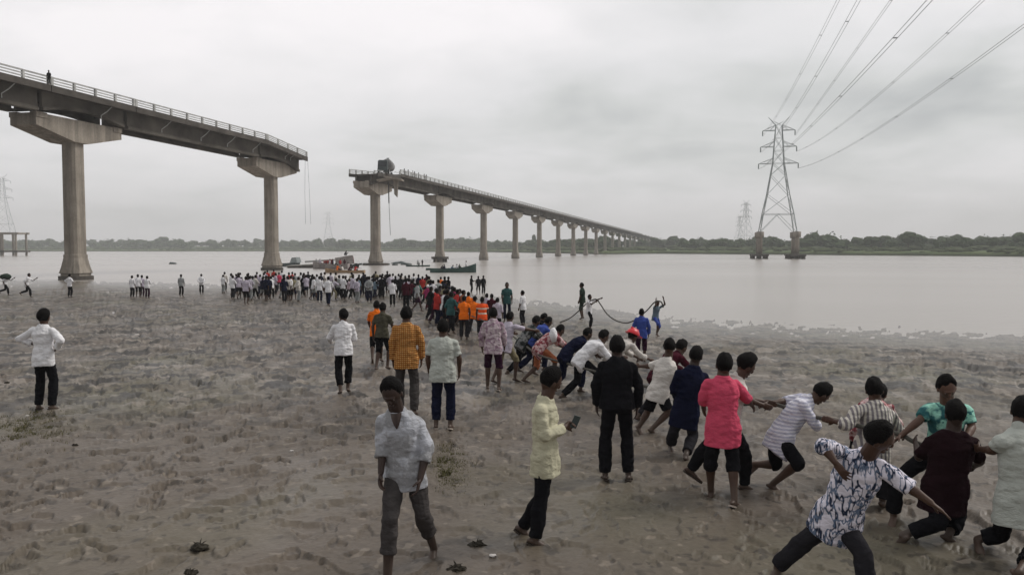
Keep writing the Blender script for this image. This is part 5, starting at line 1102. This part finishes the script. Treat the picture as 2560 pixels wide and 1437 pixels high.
# ------------------------------------------------------------------ boats, wreck and things in the water
M_BOATG = simple('green_boat_paint', (0.035, 0.075, 0.065), 0.6, 0.3, 1.5); M_WOOD = simple('wet_planks', (0.07, 0.055, 0.04), 0.85, 0.3, 3.0); M_BUFF = simple('buff_paint', (0.36, 0.24, 0.14), 0.8, 0.3, 2.0); M_SLAB = simple('fallen_slab_concrete', (0.42, 0.40, 0.36), 0.95, 0.3, 0.8)
M_REDP = simple('red_lorry_paint', (0.25, 0.035, 0.03), 0.6, 0.4, 1.5); M_GREYP = simple('grey_lorry_paint', (0.28, 0.25, 0.24), 0.7, 0.3, 1.5)
def boat(label, x, y, L_, W_, H_, yaw, bow, mat, inner=M_WOOD, bench=3):
    t = empty('boat', (x, y, 0), yaw, label=label, cat='boat', group='boats below the bridge'); n = 18
    def sec(u, off, hh):                 # u 0..1 stern to bow
        wd = W_ / 2 * (math.sin(math.pi * min(1, 0.18 + 0.82 * u)) ** 0.6 if u < 0.999 else 0.02); sh = H_ * (0.62 + 0.25 * (1 - u) ** 2 + bow * u ** 3)
        xx = (u - 0.5) * L_ + off
        return [(xx, -wd, sh), (xx, -wd * 0.8, sh * 0.3 - 0.15), (xx, -wd * 0.3, -0.3), (xx, wd * 0.3, -0.3), (xx, wd * 0.8, sh * 0.3 - 0.15), (xx, wd, sh)]
    vs = []; inn = []
    for i in range(n + 1):
        s_ = sec(i / n, 0, 0); vs += s_; inn += [(a * 0.99, b * 0.9, c + (0.05 if c < 0 else 0)) for a, b, c in s_]
    m_ = (n + 1) * 6
    fs = [(i * 6 + j, (i + 1) * 6 + j, (i + 1) * 6 + j + 1, i * 6 + j + 1) for i in range(n) for j in range(5)] + [(m_ + i * 6 + j + 1, m_ + (i + 1) * 6 + j + 1, m_ + (i + 1) * 6 + j, m_ + i * 6 + j) for i in range(n) for j in range(5)]
    for i in range(n):
        for j in (0, 5): fs.append((i * 6 + j, m_ + i * 6 + j, m_ + (i + 1) * 6 + j, (i + 1) * 6 + j))
    fs += [(0, 1, 2, 3, 4, 5), (m_ + 5, m_ + 4, m_ + 3, m_ + 2, m_ + 1, m_)]
    mb = MB(); mb.add(vs + inn, fs); mb.build('hull', mat, t)
    for i in range(bench):
        u = 0.2 + 0.55 * i / max(1, bench - 1); mb = MB(); mb.box(((u - 0.5) * L_, 0, H_ * 0.5), (0.15, W_ * 0.4, 0.03)); mb.build('bench', inner, t)
    return t
def crew(t, items, lab):
    for i, (dx, pose, sh, yw, text) in enumerate(items):
        p = t.location + Matrix.Rotation(t.rotation_euler.z, 3, 'Z') @ Vector((dx, 0, 0)); r_ = far(CX, 500, None, sh, 'black', pose, yw, Y=p.y, base=0.1, k=1.0, label=text + ' ' + lab); r_.location = (p.x, p.y, 0.12)
wy = 7400 / (681 - 622.0); P_ = at(1133, 681, wy)
bt = boat('long green open boat with an upswept bow in front of the fourth pier', P_.x, wy, 7.2, 1.7, 0.72, R(4), 1.35, M_BOATG)
crew(bt, [(-1.9, 'crouch', 'black', 30, 'crouching dark figure at the stern'), (-1.3, 'sit', 'navy', -60, 'seated dark figure near the stern'), (-0.4, 'crouch', 'bluegrey', 80, 'low figure amidships'), (0.45, 'sit', 'white', 60, 'seated figure in white'), (0.95, 'sit', 'green', 20, 'seated figure in green'), (2.0, 'stand', 'white', 90, 'standing figure near the bow')], 'in the green boat')
P_ = at(1045, 666, 7400 / 44.0); b2 = boat('small dark flat boat carrying two people behind the crowd', P_.x, P_.y, 5.0, 1.3, 0.35, R(2), 0.3, M_BOATG, bench=2)
crew(b2, [(-0.1, 'sit', 'grey', 40, 'left of the two seated figures'), (0.9, 'stand', 'darkgrey', 20, 'right of the two figures')], 'in the small dark boat'); FAR[-1][0].scale = (0.8, 0.8, 0.8)
P_ = at(1090, 676, 7400 / 54.0); b3 = boat('narrow canoe moored against the stern of the green boat', P_.x + 0.6, P_.y + 2.6, 5.2, 1.1, 0.4, R(-3), 0.5, M_BOATG, bench=2)
P_ = at(862, 682, 7400 / 60.0); b4 = boat('buff boat with rounded prow beside the red lorry wreck', P_.x, P_.y, 6.2, 1.6, 0.5, R(176), 0.9, M_BUFF)
crew(b4, [(-1.6, 'crouch', 'red', 20, 'crouching figure in red'), (-0.6, 'crouch', 'darkred', 60, 'crouching figure in maroon'), (0.3, 'crouch', 'offwhite', -40, 'crouching figure in off white'), (1.2, 'sit', 'orange', 30, 'seated figure in orange')], 'in the buff boat')
P_ = at(838, 672, 7400 / 50.0); b5 = boat('grey wooden boat full of people beside the lorry wreck', P_.x - 0.8, P_.y, 6.8, 2.2, 1.1, R(174), 0.8, M_GREYP)
crew(b5, [(-2.6, 'stand', 'darkred', 20, 'standing figure in maroon'), (-1.8, 'stand', 'red', -30, 'standing figure in red'), (-0.9, 'sit', 'black', 20, 'seated figure in black'), (0.2, 'stand', 'white', 50, 'standing figure in white'), (1.0, 'sit', 'navy', 70, 'seated figure in navy'), (2.1, 'stand', 'lilac', 10, 'standing figure in lilac'), (2.8, 'stand', 'grey', 10, 'standing figure in grey'), (-3.1, 'crouch', 'magenta', 10, 'crouching figure in magenta'), (-0.3, 'stand', 'plum', 30, 'standing figure in plum'), (0.6, 'crouch', 'khaki', 10, 'crouching figure in khaki')], 'in the grey boat')
def lorry_wreck():
    P_ = at(862, 668, 7400 / 47.0); t = empty('lorry_wreck', (P_.x, P_.y, -0.35), R(14), label='half sunk red and grey lorry wreck with a tilted cargo body', cat='lorry')
    Mx = Matrix.Rotation(R(-9), 3, 'Y')
    def bx(nm, c, h, mt): mb = MB(); mb.box(Mx @ Vector(c), h, Mx @ Vector((1, 0, 0)), Vector((0, 1, 0)), Mx @ Vector((0, 0, 1))); mb.build(nm, mt, t)
    bx('cab', (-2.9, 0, 1.2), (0.9, 1.1, 1.1), M_REDP); bx('windscreen', (-3.82, 0, 1.6), (0.03, 0.9, 0.4), M_GLASS); bx('cargo_body', (0.2, 0, 1.7), (1.7, 1.2, 0.85), M_GREYP); bx('tailboard', (1.94, 0, 1.6), (0.04, 1.15, 0.75), M_REDP); bx('chassis', (0, 0, 0.55), (3.4, 0.5, 0.16), M_CAB)
    for x in (-2.6, 1.2, 2.3):
        for y in (-1.05, 1.05):
            mb = MB(); c = Mx @ Vector((x, y, 0.35)); mb.tube([c - Vector((0, 0.15, 0)), c + Vector((0, 0.15, 0))], 0.5, 14); mb.build('wheel', M_TYRE, t)
    far(862, 630, None, 'darkgrey', 'black', 'crouch', 40, Y=P_.y, base=2.3, k=1.0, label='dark figure perched on top of the lorry wreck')
lorry_wreck()
def wreck_slab():
    P_ = at(775, 668, 7400 / 47.0); t = empty('fallen_slab', (P_.x, P_.y, 0), R(3), label='pale fallen deck slab of the collapsed span lying in the water', cat='slab')
    mb = MB(); mb.hexa([Vector(q) for q in [(-4.2, -2.0, 0.15), (0.9, -2.0, 0.35), (0.9, 2.0, 0.45), (-4.2, 2.0, 0.2), (-4.2, -2.0, 0.42), (0.9, -2.0, 0.75), (0.9, 2.0, 0.8), (-4.2, 2.0, 0.45)]]); mb.build('deck_slab', M_SLAB, t)
    mb = MB(); mb.hexa([Vector(q) for q in [(0.95, -1.9, 0.2), (4.8, -1.9, -0.4), (4.8, 2.0, -0.4), (0.95, 2.0, 0.4), (0.95, -1.9, 1.15), (4.8, -1.9, 0.1), (4.8, 2.0, 0.15), (0.95, 2.0, 1.3)]]); mb.build('broken_slab', M_SLAB, t)
    mb = MB(); mb.bar((-3.8, -2.3, 0.05), (1.6, -2.3, 0.3), 0.5, 0.5); mb.build('girder', M_DECK, t)
    mb = MB(); mb.bar((-1.5, 2.6, 1.1), (4.4, 2.6, 1.5), 0.3, 0.35); mb.build('railing', M_RAIL, t)
    P_ = at(728, 664, 7400 / 44.0); t = empty('sunken_vehicle', (P_.x, P_.y, -0.5), R(-20), label='dark sunken vehicle beside the second pier with its cab above water', cat='vehicle')
    mb = MB(); mb.hexa([Vector(q) for q in [(-2.4, -0.9, 0), (1.6, -0.9, 0), (1.6, 0.9, 0), (-2.4, 0.9, 0), (-2.0, -0.85, 1.15), (1.6, -0.85, 1.35), (1.6, 0.85, 1.35), (-2.0, 0.85, 1.15)]]); mb.build('body', M_CAB, t)
    mb = MB(); mb.hexa([Vector(q) for q in [(0.2, -0.8, 1.3), (2.0, -0.8, 1.3), (2.0, 0.8, 1.3), (0.2, 0.8, 1.3), (0.6, -0.7, 2.35), (1.7, -0.7, 2.45), (1.7, 0.7, 2.45), (0.6, 0.7, 2.35)]]); mb.build('cab', M_STEEL, t)
    mb = MB(); mb.hexa([Vector(q) for q in [(0.33, -0.65, 1.55), (0.5, -0.65, 2.15), (0.5, 0.65, 2.15), (0.33, 0.65, 1.55), (0.28, -0.65, 1.56), (0.45, -0.65, 2.16), (0.45, 0.65, 2.16), (0.28, 0.65, 1.56)]]); mb.build('windscreen', M_GLASS, t)
wreck_slab()
r3 = random.Random(4)
for i, (px, py, s_) in enumerate([(968, 661, 0.8), (998, 658, 1.9), (1015, 661, 1.2), (895, 661, 0.5), (904, 661, 0.5), (1002, 655, 0.8), (431, 659, 0.9), (988, 662, 0.7)]):
    Y = 7400 / (py + 1 - 622.0); p = at(px, py + 1, Y); mb = MB(); mb.sphere((0, 0, 0.05), (s_, s_ * 0.5, 0.42 * min(1.0, s_)), 12, 8, None, lambda q: q * (1 + 0.45 * mnoise.noise(q * 1.7 + Vector((i * 5, 0, 0)))))
    o = mb.build('floating_debris', M_CAB, None, True); o.location = (p.x, Y, 0); tag(o, ['small dark lump floating left of the row near the third pier', 'largest dark lump floating right of the third pier', 'dark lump floating just left of the small dark boat', 'left of two tiny lumps left of the third pier', 'right of two tiny lumps left of the third pier', 'dark lump behind the largest floating lump', 'lone dark speck floating between the first two piers', 'dark lump floating left of the largest floating lump'][i], 'debris', 'dark things floating under the bridge')
# oar-like pole over the buff boat
name_far()
for r_ in PROTO.values():
    for c in list(r_.children): bpy.data.objects.remove(c)
    bpy.data.objects.remove(r_)

# ------------------------------------------------------------------ ropes
def spline(P, n=10):
    P = [Vector(p) for p in P]; P = [P[0] * 2 - P[1]] + P + [P[-1] * 2 - P[-2]]; out_ = []
    for i in range(1, len(P) - 2):
        for j in range(n):
            t = j / n; a, b, c, d_ = P[i - 1:i + 3]
            out_.append(0.5 * ((2 * b) + (c - a) * t + (2 * a - 5 * b + 4 * c - d_) * t * t + (3 * b - a - 3 * c + d_) * t ** 3))
    out_.append(P[-2]); return out_
def rope(label, pts, rad):
    P = spline(pts); mb = MB(); mb.tube(P, rad, 8); o = mb.build('rope', M_ROPE, None, True); return tag(o, label, 'rope')
rope('long dark hauling rope running through the hands of the bent haulers', [at(px, py, Y) for px, py, Y in [(1010, 742, 55), (1100, 766, 40), (1180, 790, 31), (1260, 826, 24), (1310, 862, 19.5), (1350, 888, 17.6), (1440, 915, 15.6), (1530, 940, 14.0), (1600, 962, 13.0), (1664, 978, 12.4), (1764, 1003, 11.3), (1850, 1010, 9.9), (1920, 1006, 9.35), (2030, 1040, 9.0), (2086, 1050, 8.55), (2180, 1072, 8.2), (2252, 1086, 8.05), (2290, 1106, 7.9), (2436, 1162, 7.75), (2470, 1122, 7.5), (2640, 1182, 7.3)]], 0.023)
Yr = foot_depth(1472, 822) - 0.2
rope('thick rope sagging from the rope carrier to the shoulder of the blue figure', [at(px, py, Y) for px, py, Y in [(1400, 806, Yr + 2), (1425, 795, Yr + 1.5), (1448, 776, Yr + 1), (1470, 756, Yr + 0.1), (1490, 748, Yr - 0.2), (1502, 762, Yr - 0.3), (1518, 785, Yr - 0.7), (1540, 801, Yr - 1.2), (1566, 807, Yr - 2.0), (1592, 797, Yr - 2.8), (1618, 775, Yr - 3.2), (1636, 756, Yr - 3.6), (1652, 754, Yr - 3.7), (1658, 768, Yr - 3.6)]], 0.026)
# billowing cloth at the left edge
drape('dark cloth billowing over the runner at the left edge', at(14, 692, foot_depth(12, 738)), (0.42, 0.3, 0.24), 'green')

# ------------------------------------------------------------------ grass and litter on the mud
M_GRASS = foliage_mat('mud_grass', (0.06, 0.055, 0.022), (0.09, 0.085, 0.036), (0.13, 0.12, 0.06)); M_WEED = simple('dark_weed', (0.03, 0.025, 0.018), 0.9, 0.3, 5)
def grass(nm, label, cx, cy, rx_px, ry_px, n, h, seed):
    r = random.Random(seed); mb = MB()
    for i in range(n):
        px = cx + r.gauss(0, 0.5) * rx_px; py = cy + r.gauss(0, 0.5) * ry_px; Y = foot_depth(px, py); X = (px - CX) / FPX * Y; z = ground(X, Y) - 0.02
        a = r.uniform(0, 6.28); hh = h * r.uniform(0.4, 1.3); b = r.uniform(0.2, 0.9) * hh; w_ = 0.003 + 0.003 * r.random(); dx, dy = math.cos(a), math.sin(a)
        p0 = Vector((X, Y, z)); p1 = p0 + Vector((dx * b * 0.3, dy * b * 0.3, hh * 0.6)); p2 = p0 + Vector((dx * b, dy * b, hh)); sd_ = Vector((-dy, dx, 0)) * w_
        mb.add([p0 - sd_, p0 + sd_, p1 + sd_ * 0.8, p1 - sd_ * 0.8, p2], [(0, 1, 2, 3), (3, 2, 4)])
    tag(mb.build(nm, M_GRASS), label, 'grass', kind='stuff')
grass('grass', 'sparse olive grass patch at the left edge of the mud', 50, 1070, 110, 46, 4200, 0.030, 1)
grass('grass', 'thin green grass patch right of the person in the muddy shirt', 1126, 1170, 44, 56, 2600, 0.034, 2)
for i, (px, py, s_, lb) in enumerate([(485, 1368, 1.0, 'spiky dark weed tuft on the left foreground mud'), (1190, 1362, 0.9, 'dark weed tuft between the muddy shirt and the yellow shirt'), (1140, 1424, 1.0, 'dark weed tuft at the bottom of the picture'), (460, 1432, 0.7, 'small dark weed tuft at the bottom left'), (176, 1113, 0.6, 'flat dark clod below the left grass patch'), (8, 957, 0.7, 'small dark clod at the left edge')]):
    Y = foot_depth(px, py); X = (px - CX) / FPX * Y; r = random.Random(i); t = empty('weed_tuft', (X, Y, ground(X, Y)), label=lb, cat='weed', group='dark weed tufts on the mud'); mb = MB()
    mb.sphere((0, 0, 0.0), (0.085 * s_, 0.055 * s_, 0.035 * s_), 12, 8, None, lambda q: q * (1 + 0.8 * mnoise.noise(q * 2.5 + Vector((i, 0, 0)))))
    for j in range(26):
        a = r.uniform(0, 6.28); e_ = r.uniform(0.0, 1.1); l_ = r.uniform(0.03, 0.11) * s_; d_ = Vector((math.cos(a) * math.cos(e_), math.sin(a) * math.cos(e_), math.sin(e_))); mb.tube([(0, 0, 0.01), d_ * l_ * 0.6, d_ * l_ + Vector((0, 0, -0.02))], [0.008, 0.005, 0.001], 4)
    mb.build('stems', M_WEED, t)
M_LIT = simple('white_litter', (0.55, 0.52, 0.50), 0.8, 0.2, 10)
for i, (px, py, s_, lb) in enumerate([(1231, 1390, 0.032, 'small white scrap on the mud right of the dark weed tuft'), (723, 1128, 0.03, 'small white scrap lying on the open mud left of the muddy shirt'), (57, 1040, 0.03, 'small white scrap in the left grass patch'), (338, 837, 0.09, 'pale scrap on the lumpy mud left of the pale shirt')]):
    Y = foot_depth(px, py); X = (px - CX) / FPX * Y; mb = MB(); mb.sphere((0, 0, 0.0), (s_, s_ * 0.8, s_ * 0.35), 9, 6, None, lambda q: q * (1 + 0.6 * mnoise.noise(q * 2.2 + Vector((i * 3, 0, 0))))); o = mb.build('litter', M_LIT, None); o.location = (X, Y, ground(X, Y) + 0.01); tag(o, lb, 'litter', 'white scraps on the mud')
# ------------------------------------------------------------------ haze
def haze():
    mt = bpy.data.materials.new('thin_river_haze'); mt.use_nodes = True; t = mt.node_tree
    for n in list(t.nodes): t.nodes.remove(n)
    o_ = t.nodes.new('ShaderNodeOutputMaterial'); v = t.nodes.new('ShaderNodeVolumePrincipled')
    v.inputs['Color'].default_value = (1.0, 1.0, 1.0, 1); v.inputs['Density'].default_value = 0.0004; v.inputs['Anisotropy'].default_value = 0.0
    t.links.new(v.outputs[0], o_.inputs['Volume'])
    mb = MB(); mb.box((0, 700, 33), (2400, 900, 42))
    h = mb.build('haze', mt); tag(h, kind='stuff'); h['label'] = 'thin pale haze over the river'; h['category'] = 'haze'
haze()
